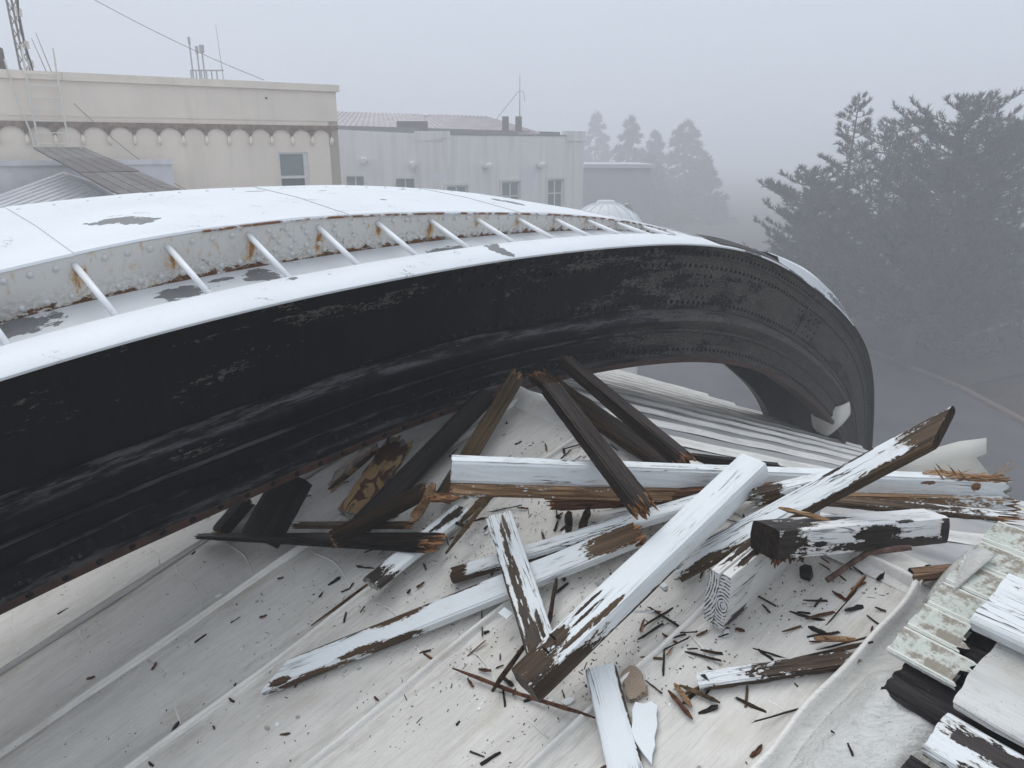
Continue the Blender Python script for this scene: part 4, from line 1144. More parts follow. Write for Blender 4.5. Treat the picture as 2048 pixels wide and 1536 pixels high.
# torn white sheet beside the green boards
def sheet(name, label, grid, mat, th=.004, cat='metal sheet', group=None, sub=2):
    """bent sheet from a grid of points, with thickness"""
    ny, nx = len(grid), len(grid[0])
    vs = [Vector(p) for row in grid for p in row]
    fs = [(a * nx + b, a * nx + b + 1, (a + 1) * nx + b + 1, (a + 1) * nx + b) for a in range(ny - 1) for b in range(nx - 1)]
    me = MB().add(vs, fs).mesh(name, mat)
    o = link(name, me, None, None, True)
    if sub:
        md = o.modifiers.new('smooth', 'SUBSURF'); md.levels = sub; md.render_levels = sub; md.boundary_smooth = 'PRESERVE_CORNERS'
    md = o.modifiers.new('thickness', 'SOLIDIFY'); md.thickness = th
    return tag(o, label, cat, group)
M_SHEET = plain('cream_white_sheet', (.63, .61, .56), .5, .06, 3, .001)
sheet('bent_flashing', 'bent cream metal sheet standing up behind the right end of the longest white timber',
      [[(2.05, 3.99, 8.28), (2.30, 3.92, 8.36), (2.50, 3.9, 8.435), (2.645, 3.90, 8.455)], [(2.05, 3.98, 8.24), (2.32, 3.90, 8.28), (2.52, 3.88, 8.345), (2.648, 3.88, 8.37)], [(2.07, 3.96, 8.20), (2.34, 3.93, 8.23), (2.54, 3.91, 8.29), (2.615, 3.91, 8.335)], [(2.10, 3.94, 8.12), (2.40, 3.90, 8.11), (2.58, 3.90, 8.15), (2.76, 3.92, 8.18)]], M_SHEET, sub=0)
sheet('torn_flashing', 'torn crumpled white metal sheet hanging by the right foot of the shutter',
      [[(3.44, 8.15, 7.22), (3.56, 8.05, 7.19), (3.66, 7.95, 7.22), (3.80, 8.0, 7.27)], [(3.43, 8.10, 7.12), (3.58, 7.95, 7.10), (3.72, 7.90, 7.10), (3.86, 8.05, 7.12)], [(3.46, 8.15, 7.00), (3.56, 8.0, 6.96), (3.70, 7.85, 7.02), (3.89, 8.15, 7.01)], [(3.52, 8.2, 6.88), (3.58, 8.1, 6.82), (3.66, 8.0, 6.85), (3.74, 8.2, 6.92)]], M_SHEET, sub=2)
sheet('torn_coating', 'torn strip of white coating peeled up between the kerb and the green boards',
      [[on_left(-.10, -1.99, .02), on_left(-.02, -1.99, .05), on_left(.05, -2.02, .09)], [on_left(-.12, -2.03, .06), on_left(-.04, -2.03, .10), on_left(.06, -2.06, .125)], [on_left(-.15, -2.05, .07), on_left(-.06, -2.07, .112), on_left(.05, -2.09, .118)]], M_CURB, sub=2)
# curved loose edging on the crest of the roof
pts = []
for f in np.linspace(0, 1, 16):
    a = rad(150) - rad(95) * f
    pts.append(A0 + R_ * (-.46 + .30 * math.sin(a * 1.0) - .35 * f) + Q * (-.03 + .10 * f) + Vector((0, 0, .03 + .01 * math.sin(8 * f))))
MBp = MB().tube(pts, .012, 6)
tag(MBp.build('curved_edging', M_SEAM, None, True), 'curved white metal edging lying on the roof crest behind the dark brown timber', 'edging')

r2 = random.Random(77)
for i in range(18):
    gi = r2.randrange(len(chips)); k = r2.uniform(.4, .9)
    o = bpy.data.objects.new('wood_chip', chips[gi]); COL.objects.link(o)
    on_b = i % 2
    s_, t_ = (r2.uniform(-.35, -.19), r2.uniform(-2.26, -2.5)) if on_b else (r2.uniform(-.95, -.47), r2.uniform(-2.19, -2.04))
    o.matrix_basis = frame_on_left(s_, t_, .1285 if on_b else .053, r2.uniform(0, 6.28)) @ Matrix.Diagonal((k, k, k, 1))
    tag(o, '%s %s wood chip %s' % (CHIPS_[gi], CHIPC[gi], 'on the grey white board of the deck' if on_b else 'on the lumpy coated kerb'), 'wood chip', 'loose wood chips on the deck and kerb')

# ------------------------------------------------------------------ cream building on the left
K = Vector((-5.275, 24.0, 0))
def WP(qc, z, off=0.0): return K + Q * qc - R_ * off + Vector((0, 0, z))
def wbox(mb, q0, q1, z0, z1, o0, o1, mi=0):
    """box on the front wall: q along it, z up, o out of it towards us"""
    return mb.hexa([WP(q0, z0, o0), WP(q1, z0, o0), WP(q1, z0, o1), WP(q0, z0, o1), WP(q0, z1, o0), WP(q1, z1, o0), WP(q1, z1, o1), WP(q0, z1, o1)], mi)
def weathered_wall(name, a, b):
    m, g, out = new_mat(name, .8, .15)
    v = g.n('TexCoord', out=3)
    n = g.noise(g.scale(v, (2.2, 2.2, .22)), 1.0, 6, .65)
    k = g.noise(v, .9, 5, .6); f = g.noise(v, 14, 4, .65)
    c = g.mix(g.step(k, .35, .7), a, tuple(x * .93 for x in a))
    c = g.mix(g.m('MULTIPLY', g.step(n, .52, .75), .45), c, b)
    c = g.mix(g.m('MULTIPLY', g.step(f, .68, .72), .35), c, b)
    out(c, None, g.bump(f, .5, .006)); return m
M_CREAM = weathered_wall('cream_wall_paint', (.84, .745, .63), (.62, .535, .44))
M_CREAM2 = plain('cream_coping_paint', (.82, .73, .615), .8, .08, 1.2, .002)
def brickband():
    m, g, out = new_mat('brown_brick_band', .8, .2)
    v = g.n('TexCoord', out=3)
    n = g.noise(v, 8, 4)
    c = g.mix(g.step(n, .35, .7), (.165, .105, .075), (.29, .21, .155))
    out(c, None, g.bump(n, .5, .004)); return m
M_BRICK = brickband()
M_GLASS = plain('grey_window_glass', (.16, .20, .20), .12, .1, 1, 0, .5)
M_FRAME = plain('white_window_frame', (.66, .66, .64), .5, .05, 8)
cream = empty('cream_building', WP(-4, 0), 'cream rendered building with a brown brick arcade band, parapet and one window', 'building')
# front wall as pieces round the window
WX0, WX1, WZ0, WZ1 = -1.90, -1.00, 8.2, 9.86
mb = MB()
for a, b, c, d in ((-16, WX0, 0, 10.75), (WX1, 0, 0, 10.75), (WX0, WX1, 0, WZ0), (WX0, WX1, WZ1, 10.75)): wbox(mb, a, b, c, d, -.3, 0)
mb.build('wall', M_CREAM, cream)
wbox(MB(), -16, .0, 10.75, 11.585, -.3, .02).build('parapet', M_CREAM, cream)
for a, b in ((-16, -7.12), (-7.11, -4.55), (-4.545, -1.85), (-1.845, .09)):
    wbox(MB(), a, b, 11.585, 11.775, -.45, .09 + .006 * (a > -5)).build('coping', M_CREAM2, cream)
slab(WP(0, 0, 0) , R_ * 9, 11.585, .3, 'side_wall', M_CREAM, cream, -Q)
slab(WP(0.05, 11.585, 0), R_ * 9, .19, .45, 'coping', M_CREAM2, cream, -Q)
slab(WP(-16, 11.2, -.3), Q * 15.7, .1, 8, 'flat_roof', M_CREAM2, cream, R_)
# brick band: flat course with voussoir arches, each arch on a pair of corbels
CQ = [-16 + .6 * i for i in range(0)] + [-.24 - .603 * i for i in range(18)]
wbox(MB(), CQ[-1], -.02, 10.50, 10.62, .0, .05).build('brick_course', M_BRICK, cream)
cps = MB()
cp = []
for zz, rr in ((0, .012), (.03, .035), (.08, .055), (.13, .058), (.18, .045), (.23, .02), (.26, .006)): cp.append((zz, rr))
for i, qc in enumerate(CQ):
    pts = [WP(qc, 10.06 + zz, .05) for zz, rr in cp]
    MB().tube(pts, [rr for zz, rr in cp], 9).build('corbel', M_CREAM2, cream, True)
for i in range(len(CQ) - 1):
    q1, q0 = CQ[i], CQ[i + 1]
    cx = (q0 + q1) / 2; ra = (q1 - q0) / 2
    m_ = MB(); nb = 11
    for k in range(nb):
        a0 = math.pi * k / nb + .03; a1 = math.pi * (k + 1) / nb - .03
        p = []
        for a, r_ in ((a0, ra * .93), (a1, ra * .93), (a1, ra * 1.12), (a0, ra * 1.12)):
            zz = 10.26 + .26 * math.sin(a) * r_ / ra; zz = min(zz, 10.52); qq = max(q0 - .03, min(q1 + .03, cx + math.cos(a) * r_))
            p.append((qq, zz))
        m_.hexa([WP(qq, zz, .0) for qq, zz in p] + [WP(qq, zz, .045 + .006 * (k % 2)) for qq, zz in p])
    m_.build('brick_arch', M_BRICK, cream)
    # spandrel behind the arch ring
    sm = MB(); n = 8
    for k in range(n):
        a0, a1 = math.pi * k / n, math.pi * (k + 1) / n
        xa, za = cx + ra * math.cos(a0), 10.26 + .26 * math.sin(a0); xb, zb = cx + ra * math.cos(a1), 10.26 + .26 * math.sin(a1)
        sm.hexa([WP(xa, za, 0), WP(xb, zb, 0), WP(xb, zb, .03), WP(xa, za, .03), WP(xa, 10.53, 0), WP(xb, 10.53, 0), WP(xb, 10.53, .03), WP(xa, 10.53, .03)])
    sm.build('spandrel', M_BRICK, cream)
fr = MB()
for a, b, c, d in ((WX0, WX0 + .05, WZ0, WZ1), (WX1 - .14, WX1, WZ0, WZ1), (WX0 + .05, WX1 - .14, WZ1 - .05, WZ1), (WX0 + .05, WX1 - .14, 9.12, 9.20)): wbox(fr, a, b, c, d, -.12, -.03)
win = fr.build('window', M_FRAME, cream)
wbox(MB(), WX0 + .05, WX1 - .14, 9.20, WZ1 - .05, -.10, -.08).build('pane', M_GLASS, win)
wbox(MB(), WX0 + .05, WX1 - .14, WZ0, 9.12, -.10, -.08).build('pane', plain('dark_window_glass', (.07, .085, .085), .12, .1, 1, 0, .5), win)
MB().tube([WP(-2.1, 11.34, .0), WP(-2.1, 11.34, .06)], .03, 8).build('wall_bolt', M_RUSTLIP, cream)
# ladder up the cream wall
lad = empty('roof_ladder', WP(-7.5, 10, .15), 'white steel ladder fixed to the cream wall above the plank walkway', 'ladder')
M_LAD = plain('white_ladder_paint', (.70, .68, .62), .5, .08, 10)
for qc in (-7.87, -7.22):
    MB().tube([WP(qc, 9.98, .16), WP(qc, 11.62, .16), WP(qc + .02, 12.35 if qc < -7.5 else 12.3, .05)], .022, 6).build('rail', M_LAD, lad)
for i in range(7):
    z = 10.08 + .27 * i
    MB().tube([WP(-7.87, z, .16), WP(-7.22, z, .16)], .014, 6).build('rung', M_LAD, lad)
for qc in (-7.87, -7.22):
    for z in (10.45, 11.35): MB().tube([WP(qc, z, .0), WP(qc, z, .16)], .016, 6).build('bracket', M_LAD, lad)
pp = MB().tube([WP(-8.25, 12.0, .12), WP(-8.2, 11.5, .12), WP(-8.1, 10.9, .10), WP(-7.98, 10.3, .10), WP(-7.95, 9.9, .10)], .02, 6).build('downpipe', M_LAD)
tag(pp, 'thin cream pipe running down the wall left of the ladder', 'pipe')
# things on its roof
M_MAST = plain('weathered_mast_steel', (.19, .17, .14), .6, .3, 6)
mast = empty('antenna_mast', WP(-7.9, 11.3, -1.6), 'tall lattice antenna mast with a cross frame on the cream building roof', 'mast')
base = WP(-7.75, 11.3, -1.6)
tilt = Vector((-.02, 0, 1))
lg = [base + Vector((.12 * math.cos(a), .12 * math.sin(a), 0)) for a in (0, 2.09, 4.19)]
for p in lg: MB().tube([p, p + tilt * 3.4], .026, 6).build('mast_leg', M_MAST, mast)
m_ = MB()
for i in range(11):
    z = .15 + .3 * i
    for k in range(3): m_.tube([lg[k] + tilt * z, lg[(k + 1) % 3] + tilt * (z + .28)], .012, 5)
m_.build('lattice', M_MAST, mast)
cz = base + tilt * 2.35
m_ = MB()
for dz in (0, .5): m_.tube([cz + Vector((-.55, 0, dz)), cz + Vector((.42, .1, dz))], .03, 6)
for x in (-.55, .42): m_.tube([cz + Vector((x, 0, 0)), cz + Vector((x, 0, .5))], .03, 6)
m_.build('cross_frame', M_MAST, mast)
m_ = MB()
for z, x in ((1.95, .16), (1.2, .18), (.75, .2)): m_.tube([base + tilt * z + Vector((x, -.05, -.09)), base + tilt * z + Vector((x, -.05, .09))], .07, 8)
m_.build('insulator', plain('cream_insulator', (.55, .52, .45), .5, .1, 6), mast)
MB().tube([base + Vector((.2, -.1, 0)) + tilt * z + Vector((.05 * math.sin(3 * z), 0, 0)) for z in np.linspace(0, 2.6, 14)], .022, 5).build('cable', M_BLACKRIVET, mast)
for lab, q0, o0, z1, dq in (('thin whip aerial just left of the lattice mast', -8.15, -1.2, 13.0, -.22), ('thin leaning aerial right of the lattice mast', -7.15, -1.0, 12.75, -.28), ('second thin leaning aerial right of the lattice mast', -7.22, -1.3, 12.65, -.3)):
    tag(MB().tube([WP(q0, 11.5, o0), WP(q0 + dq, z1, o0)], [.014, .007], 5).build('whip_aerial', M_MAST), lab, 'aerial', 'thin aerials on the cream building')
tk = MB().tube([WP(-8.62, 11.6, -.7), WP(-8.62, 12.30, -.7), WP(-8.62, 12.34, -.7)], [.42, .42, .36], 14)
tag(tk.build('roof_vent', plain('dark_brown_vent', (.055, .038, .032), .7, .2, 6)), 'dark brown round vent at the left edge on the cream roof', 'vent')
def wire(name, label, a, b, sag, r, mat, n=24):
    a, b = Vector(a), Vector(b)
    return tag(MB().tube([a.lerp(b, f) - Vector((0, 0, 4 * sag * f * (1 - f))) for f in np.linspace(0, 1, n)], r, 5).build(name, mat), label, 'wire')
wire('aerial_wire', 'thin wire sloping from the sky down to the cream parapet', WP(-6.6, 14.0, -1.2), WP(-2.1, 11.82, 0), .12, .009, M_MAST)
wire('wall_wire', 'loose wire hanging down the cream wall from a bracket', WP(-6.95, 11.05, .1), WP(-4.3, 8.7, .55), .22, .010, M_MAST)
# antenna cluster on a roof beyond
fx = Vector((-12.6, 33.0, 0))
ac = empty('rooftop_antenna', (-12.6, 33, 10), 'pale frame of small antennas beyond the cream parapet', 'antenna')
M_PALE = plain('pale_antenna_paint', (.36, .35, .36), .6, .1, 5)
m_ = MB()
for x in np.linspace(-.5, .55, 6): m_.tube([fx + Vector((x, 0, 10.5)), fx + Vector((x, 0, 13.0))], .03, 5)
for z in (12.6, 13.0): m_.tube([fx + Vector((-.5, 0, z)), fx + Vector((.85, 0, z))], .03, 5)
m_.build('rail', M_PALE, ac)
for x, z, r_ in ((-.42, 14.25, .05), (-.15, 13.9, .06), (.05, 13.95, .10)): MB().tube([fx + Vector((x, 0, 12.6)), fx + Vector((x, 0, z - .3)), fx + Vector((x, 0, z - .25)), fx + Vector((x, 0, z))], [.03, .03, r_, r_], 6).build('antenna', M_PALE, ac)
MB().tube([fx + Vector((.8, 0, 12.6)), fx + Vector((.72, 0, 14.7))], [.02, .01], 5).build('antenna', M_PALE, ac)

# low white ribbed roof with plank walkway in front of the cream wall
M_WSLAT = plain('white_ribbed_roof', (.60, .60, .62), .5, .08, 3, .001)
low = empty('low_annex', (-9, 16, 0), 'low white ribbed roof with a white parapet in front of the cream building', 'building')
rp0 = Vector((-10.75, 18.75, 9.36)); rdir = Vector((.640, -.768, -.100))
def LRp(a, b): return rp0 + rdir * a - Q * b + Vector((0, 0, -.36 * abs(b)))
m_ = MB(); m_.hexa([LRp(-.3, 0), LRp(9.5, 0), LRp(9.5, 7), LRp(-.3, 7)] + [p + Vector((0, 0, .05)) for p in (LRp(-.3, 0), LRp(9.5, 0), LRp(9.5, 7), LRp(-.3, 7))]); m_.build('roof_slope', M_WSLAT, low)
m_ = MB(); m_.hexa([LRp(-.3, 0), LRp(9.5, 0), LRp(9.5, -4), LRp(-.3, -4)] + [p + Vector((0, 0, .05)) for p in (LRp(-.3, 0), LRp(9.5, 0), LRp(9.5, -4), LRp(-.3, -4))]); m_.build('roof_slope', M_WSLAT, low)
for i in range(24):
    a = .1 + .38 * i
    MB().tube([LRp(a, .05) + Vector((0, 0, .06)), LRp(a, 7) + Vector((0, 0, .06))], .035, 5).build('roof_rib', M_WSLAT, low)
wbox(MB(), -13, -4.95, 6, 9.58, .35, .60).build('parapet', M_WSLAT, low)
wbox(MB(), -13.05, -4.92, 9.58, 9.70, .30, .66).build('coping', M_WSLAT, low)
wk = empty('plank_walkway', (-9, 16.5, 9.5), 'grey brown plank walkway on short posts leading down from the ladder', 'walkway')
M_WK = [plain('walkway_plank_%d' % i, c, .75, .2, 5, .002, stretch=(1, 1, 1)) for i, c in enumerate([(.135, .125, .118), (.098, .084, .080), (.115, .10, .096)])]
wp0 = Vector((-10.75, 18.75, 9.97)); wdir = Vector((.640, -.768, -.100)).normalized()
wq = wdir.cross(Vector((0, 0, 1))).normalized()
for seg in range(4):
    for k in range(5):
        a0, a1 = 2.35 * seg, 2.35 * (seg + 1) - .015
        o_ = wq * (-.48 + .215 * k)
        p = [wp0 + wdir * a0 + o_, wp0 + wdir * a1 + o_, wp0 + wdir * a1 + o_ + wq * .198, wp0 + wdir * a0 + o_ + wq * .198]
        zz = Vector((0, 0, .012 * (seg % 2)))
        MB().hexa([x + zz for x in p] + [x + zz + Vector((0, 0, .04)) for x in p]).build('walk_plank', M_WK[1 if seg == 1 else (2 if seg > 1 and (k + seg) % 3 == 0 else 0)], wk)
for i in range(30):
    p = wp0 + wdir * (.1 + .31 * i)
    for sgn in (-1,):
        b_ = p + wq * (.47 * sgn)
        MB().box(b_ - Vector((0, 0, .31)), (.13, .06, .62), Matrix((wdir, wq, Vector((0, 0, 1)))).transposed()).build('walk_post', M_RUSTLIP, wk)
        MB().box(b_ + wdir * .09 - Vector((0, 0, .32)), (.035, .065, .64), Matrix((wdir, wq, Vector((0, 0, 1)))).transposed()).build('post_edge', M_LAD, wk)

# ------------------------------------------------------------------ white building beyond
K2 = Vector((-3.14, 36.0, 0))
def W2P(qc, z, off=0.0): return K2 + Q * qc - R_ * off + Vector((0, 0, z))
def stained():
    m, g, out = new_mat('stained_white_render', .8, .2)
    v = g.n('TexCoord', out=3)
    n = g.noise(g.scale(v, (3, 3, .25)), 1.0, 5, .6)
    b = g.noise(v, .6, 4)
    c = g.mix(g.step(n, .4, .7), (.76, .745, .72), (.66, .64, .61))
    c = g.mix(g.step(b, .62, .66), c, (.70, .70, .72))
    out(c); return m
M_W2 = stained()
white = empty('white_building', W2P(4, 0), 'stained white rendered building with water spouts and sash windows beyond the shutter', 'building')
def w2box(mb, q0, q1, z0, z1, o0, o1, mi=0):
    return mb.hexa([W2P(q0, z0, o0), W2P(q1, z0, o0), W2P(q1, z0, o1), W2P(q0, z0, o1), W2P(q0, z1, o0), W2P(q1, z1, o0), W2P(q1, z1, o1), W2P(q0, z1, o1)], mi)
wins = [(.10, 1.25, 6.9, 8.30), (3.19, 4.29, 7.0, 8.42), (6.0, 7.03, 7.05, 8.46)]
cut = [0] + [x for w_ in wins for x in w_[:2]] + [8.34]
m_ = MB()
for i in range(0, len(cut), 2): w2box(m_, cut[i], cut[i + 1], 0, 10.55, -.3, 0)
for a, b, c, d in wins: w2box(m_, a, b, 0, c, -.3, 0); w2box(m_, a, b, d, 10.55, -.3, 0)
m_.build('wall', M_W2, white)
w2box(MB(), -.1, .35, 10.4, 10.72, -.32, .03).build('pier', M_W2, white)
w2box(MB(), 7.15, 8.40, 10.3, 10.80, -.35, .05).build('pier', M_W2, white)
w2box(MB(), .35, 7.15, 10.55, 10.60, -.32, .03).build('coping', plain('dark_coping', (.20, .19, .19), .7, .1, 3), white)
for a, b, c, d in wins:
    f = MB()
    for x0, x1, z0, z1 in ((a - .12, a, c - .1, d + .12), (b, b + .12, c - .1, d + .12), (a, b, d, d + .12), (a - .15, b + .15, c - .16, c - .1)): w2box(f, x0, x1, z0, z1, .0, .05)
    for x0, x1, z0, z1 in ((a, a + .08, c, d), (b - .08, b, c, d), (a + .08, b - .08, d - .08, d), ((a + b) / 2 - .03, (a + b) / 2 + .03, c, d - .08), (a + .08, b - .08, (c + d) / 2 - .03, (c + d) / 2 + .03)): w2box(f, x0, x1, z0, z1, -.16, -.06 - .005 * (z1 - z0 < .1))
    fo = f.build('window', M_FRAME, white)
    for x0, x1 in ((a + .08, (a + b) / 2 - .03), ((a + b) / 2 + .03, b - .08)):
        for z0, z1 in ((c, (c + d) / 2 - .03), ((c + d) / 2 + .03, d - .08)): w2box(MB(), x0, x1, z0, z1, -.13, -.11).build('pane', M_GLASS, fo)
for qc, z in ((2.25, 9.15), (5.42, 9.15)):
    MB().tube([W2P(qc, z, -.02), W2P(qc, z, .42), W2P(qc, z - .02, .46)], [.13, .17, .13], 10).build('water_spout', M_W2, white, True)
# wing facing us, its parapet stepping up to the left
def W3P(x, z, off=0.0): return Vector((K2.x + x, 36.05 - .02 * x - off, z))
w3w = [(-4.55, -3.75, 7.2, 8.72), (-2.25, -1.4, 7.1, 8.62)]
m_ = MB()
def w3box(mb, x0, x1, z0, z1, o0, o1): return mb.hexa([W3P(x0, z0, o0), W3P(x1, z0, o0), W3P(x1, z0, o1), W3P(x0, z0, o1), W3P(x0, z1, o0), W3P(x1, z1, o0), W3P(x1, z1, o1), W3P(x0, z1, o1)])
cut = [-9] + [x for w_ in w3w for x in w_[:2]] + [0]
for i in range(0, len(cut), 2): w3box(m_, cut[i], cut[i + 1], 0, 10.3, -.3, 0)
for a, b, c, d in w3w: w3box(m_, a, b, 0, c, -.3, 0); w3box(m_, a, b, d, 10.3, -.3, 0)
m_.build('wall', M_W2, white)
p8 = [W3P(-9, 10.3, -.3), W3P(-1.3, 10.3, -.3), W3P(-1.3, 10.3, 0), W3P(-9, 10.3, 0), W3P(-9, 10.98, -.3), W3P(-1.3, 10.62, -.3), W3P(-1.3, 10.62, 0), W3P(-9, 10.98, 0)]
MB().hexa(p8).build('parapet', M_W2, white)
w3box(MB(), -1.32, .05, 10.3, 10.72, -.33, .04).build('pier', M_W2, white)
for a, b, c, d in w3w:
    f = MB()
    for x0, x1, z0, z1 in ((a - .1, a, c, d + .1), (b, b + .1, c, d + .1), (a, b, d, d + .1)): w3box(f, x0, x1, z0, z1, 0, .05)
    w3box(f, (a + b) / 2 - .03, (a + b) / 2 + .03, c, d, -.16, -.07)
    fo = f.build('window', M_FRAME, white)
    w3box(MB(), a, (a + b) / 2 - .03, c, d, -.13, -.11).build('pane', M_GLASS, fo); w3box(MB(), (a + b) / 2 + .03, b, c, d, -.13, -.11).build('pane', M_GLASS, fo)
for x, z in ((-3.65, 9.42), (-1.40, 9.25)):
    MB().tube([W3P(x, z, -.02), W3P(x, z, .40), W3P(x, z - .02, .44)], [.13, .17, .13], 10).build('water_spout', M_W2, white, True)
MB().tube([W3P(-1.25, 9.1, .05), W3P(-1.25, 6, .05)], .05, 6).build('downpipe', M_W2, white)
# ribbed purple brown metal roof behind it
M_PROOF = plain('purple_brown_metal_roof', (.38, .33, .34), .5, .15, 1.2)
ra_, rb_, rc_, rd_ = Vector((-10.2, 42, 11.12)), Vector((1.5, 42, 10.72)), Vector((-1.6, 47, 11.75)), Vector((-10.2, 47, 12.02))
MB().hexa([ra_ - Vector((0, 0, .1)), rb_ - Vector((0, 0, .1)), rc_ - Vector((0, 0, .1)), rd_ - Vector((0, 0, .1)), ra_, rb_, rc_, rd_]).build('metal_roof', M_PROOF, white)
for i in range(38):
    f = i / 37
    MB().tube([ra_.lerp(rb_, f) + Vector((0, 0, .02)), rd_.lerp(rc_, min(1, f * 1.0)) + Vector((0, 0, .02))], .03, 4).build('roof_rib', M_PROOF, white)
MB().box((-5.1, 40.6, 10.9), (1.5, .8, .75)).build('roof_box', plain('brown_roof_box', (.13, .105, .10), .7, .15, 2), white)
MB().hexa([Vector((-9.5, 38.5, 10.2)), Vector((2.6, 42.8, 10.2)), Vector((2.6, 43.2, 10.2)), Vector((-9.5, 38.9, 10.2)), Vector((-9.5, 38.5, 11.05)), Vector((2.6, 42.8, 10.8)), Vector((2.6, 43.2, 10.8)), Vector((-9.5, 38.9, 11.05))]).build('rear_parapet', plain('dark_parapet', (.17, .16, .165), .7, .1, 2), white)
tag(MB().tube([Vector((-4.4, 40.5, 11.2)), Vector((-4.4, 40.5, 11.5)), Vector((-4.4, 40.5, 11.56)), Vector((-4.4, 40.5, 11.7))], [.03, .03, .16, .02], 10).build('roof_globe', M_FRAME), 'small white capped vent on the white building roof', 'vent')
an = empty('roof_aerial', (.42, 43.5, 11), 'thin aerial with a slanting stay on the purple brown roof', 'aerial')
MB().tube([Vector((.42, 43, 10.9)), Vector((.42, 43, 13.75))], [.035, .012], 5).build('pole', M_MAST, an)
MB().tube([Vector((-.9, 43, 11.4)), Vector((.38, 43, 12.9))], .015, 4).build('stay', M_MAST, an)
MB().tube([Vector((.42, 43, 12.9)), Vector((.62, 43, 12.85)), Vector((.68, 43, 12.4))], .014, 4).build('arm', M_MAST, an)
for x in (-.35, .35): tag(MB().box((x, 42.3, 11.2), (.35, .3, .75)).build('chimney', bpy.data.materials['brown_roof_box']), 'left squat brown chimney by the aerial on the far roof' if x < 0 else 'right squat brown chimney by the aerial on the far roof', 'chimney')
# grey building lost in the fog further back
far = empty('grey_building', (8.2, 68, 0), 'flat roofed grey building fading into the fog behind the white one', 'building')
MB().box((8.2, 68, 4.2), (6.4, 8, 8.4)).build('wall', plain('grey_far_wall', (.34, .34, .36), .8, .06, 1), far)
MB().box((8.2, 68, 8.55), (7.0, 8.6, .3)).build('roof', plain('pale_far_roof', (.46, .46, .48), .7, .06, 1), far)
# little white dome
dm = empty('small_dome', (3.3, 26, 0), 'small white ribbed observatory dome rising behind the shutter', 'dome')
vs, fs = [], []; nr, nk = 10, 32
for j in range(nr + 1):
    a = rad(90) * j / nr * .93
    for k in range(nk):
        t = 2 * math.pi * k / nk; r_ = 1.38 * math.cos(a)
        vs.append((3.25 + r_ * math.cos(t), 26.6 + r_ * math.sin(t), 7.05 + 1.15 * math.sin(a)))
for j in range(nr):
    for k in range(nk): fs.append((j * nk + k, j * nk + (k + 1) % nk, (j + 1) * nk + (k + 1) % nk, (j + 1) * nk + k))
fs.append(tuple(nr * nk + k for k in range(nk)))
M_DOME = plain('white_dome_metal', (.60, .62, .64), .4, .06, 3)
MB().add(vs, fs).build('dome_shell', M_DOME, dm, True)
for k in range(0, nk, 2):
    t = 2 * math.pi * k / nk
    MB().tube([(3.25 + 1.385 * math.cos(a) * math.cos(t), 26.6 + 1.385 * math.cos(a) * math.sin(t), 7.055 + 1.155 * math.sin(a)) for a in np.linspace(0, 1.42, 8)], .016, 4).build('dome_rib', M_DOME, dm)
MB().tube([Vector((3.25, 26.6, 8.15)), Vector((3.25, 26.6, 8.26))], [.36, .30], 16).build('dome_cap', M_DOME, dm)
MB().tube([Vector((3.25, 26.6, 0)), Vector((3.25, 26.6, 7.05))], 1.36, 24).build('drum_wall', M_W2, dm)
MB().hexa([Vector((3.9, 26.3, 8.15)), Vector((4.02, 26.3, 8.15)), Vector((4.66, 26.4, 7.2)), Vector((4.56, 26.4, 7.2)), Vector((3.9, 26.9, 8.15)), Vector((4.02, 26.9, 8.15)), Vector((4.66, 26.9, 7.2)), Vector((4.56, 26.9, 7.2))]).build('dome_shutter_leaf', plain('tan_dome_leaf', (.38, .35, .30), .6, .06, 3), dm)

# ------------------------------------------------------------------ ground, road
def groundmat(name, a, b, sc_=1.0):
    m, g, out = new_mat(name, .9, .15)
    v = g.n('TexCoord', out=3)
    n = g.noise(v, .35 * sc_, 6, .65); f = g.noise(v, 6 * sc_, 5, .7)
    c = g.mix(g.step(g.m('ADD', g.m('MULTIPLY', n, .6), g.m('MULTIPLY', f, .4)), .38, .62), a, b)
    out(c, None, g.bump(f, .6, .05)); return m
GS = 420
gr = MB().add([(-GS, -GS, 0), (GS, -GS, 0), (GS, GS, 0), (-GS, GS, 0)], [(0, 1, 2, 3)]).build('ground', groundmat('forest_floor', (.024, .018, .013), (.066, .049, .036)), None, False, False)
tag(gr, 'brown forest floor far below', 'ground', None, 'structure')
rdm, g, out = new_mat('wet_asphalt', .55, .35)
v = g.n('TexCoord', out=3); n = g.noise(v, .5, 5, .6)
out(g.mix(g.step(n, .35, .7), (.045, .044, .047), (.075, .073, .076)))
edge = [(16.6, 12), (18.2, 20), (19.3, 26.6), (19.3, 31), (18.4, 36.1), (16.2, 43), (12.5, 50), (7, 58)]
lft = [(-2, 8), (0, 16), (1.5, 24), (4, 30), (5.5, 35), (5.5, 40), (3.5, 46), (0, 52)]
vs = [(x, y, .004) for x, y in edge] + [(x, y, .004) for x, y in lft]; n_ = len(edge)
rdo = MB().add(vs, [(i, i + 1, n_ + i + 1, n_ + i) for i in range(n_ - 1)]).build('road', rdm)
tag(rdo, 'wet grey asphalt road below in the fog', 'road', None, 'structure')
kp = MB()
for i in range(n_ - 1):
    a, b = Vector((*edge[i], 0)), Vector((*edge[i + 1], 0)); d = Vector(((b - a).y, -(b - a).x, 0)).normalized() * .3
    kp.hexa([a, b, b + d, a + d] + [p + Vector((0, 0, .14)) for p in (a, b, b + d, a + d)])
tag(kp.build('kerb', plain('red_brown_kerb', (.13, .09, .078), .8, .15, 3)), 'red brown kerb along the road edge', 'kerb', None, 'structure')
bk = MB()
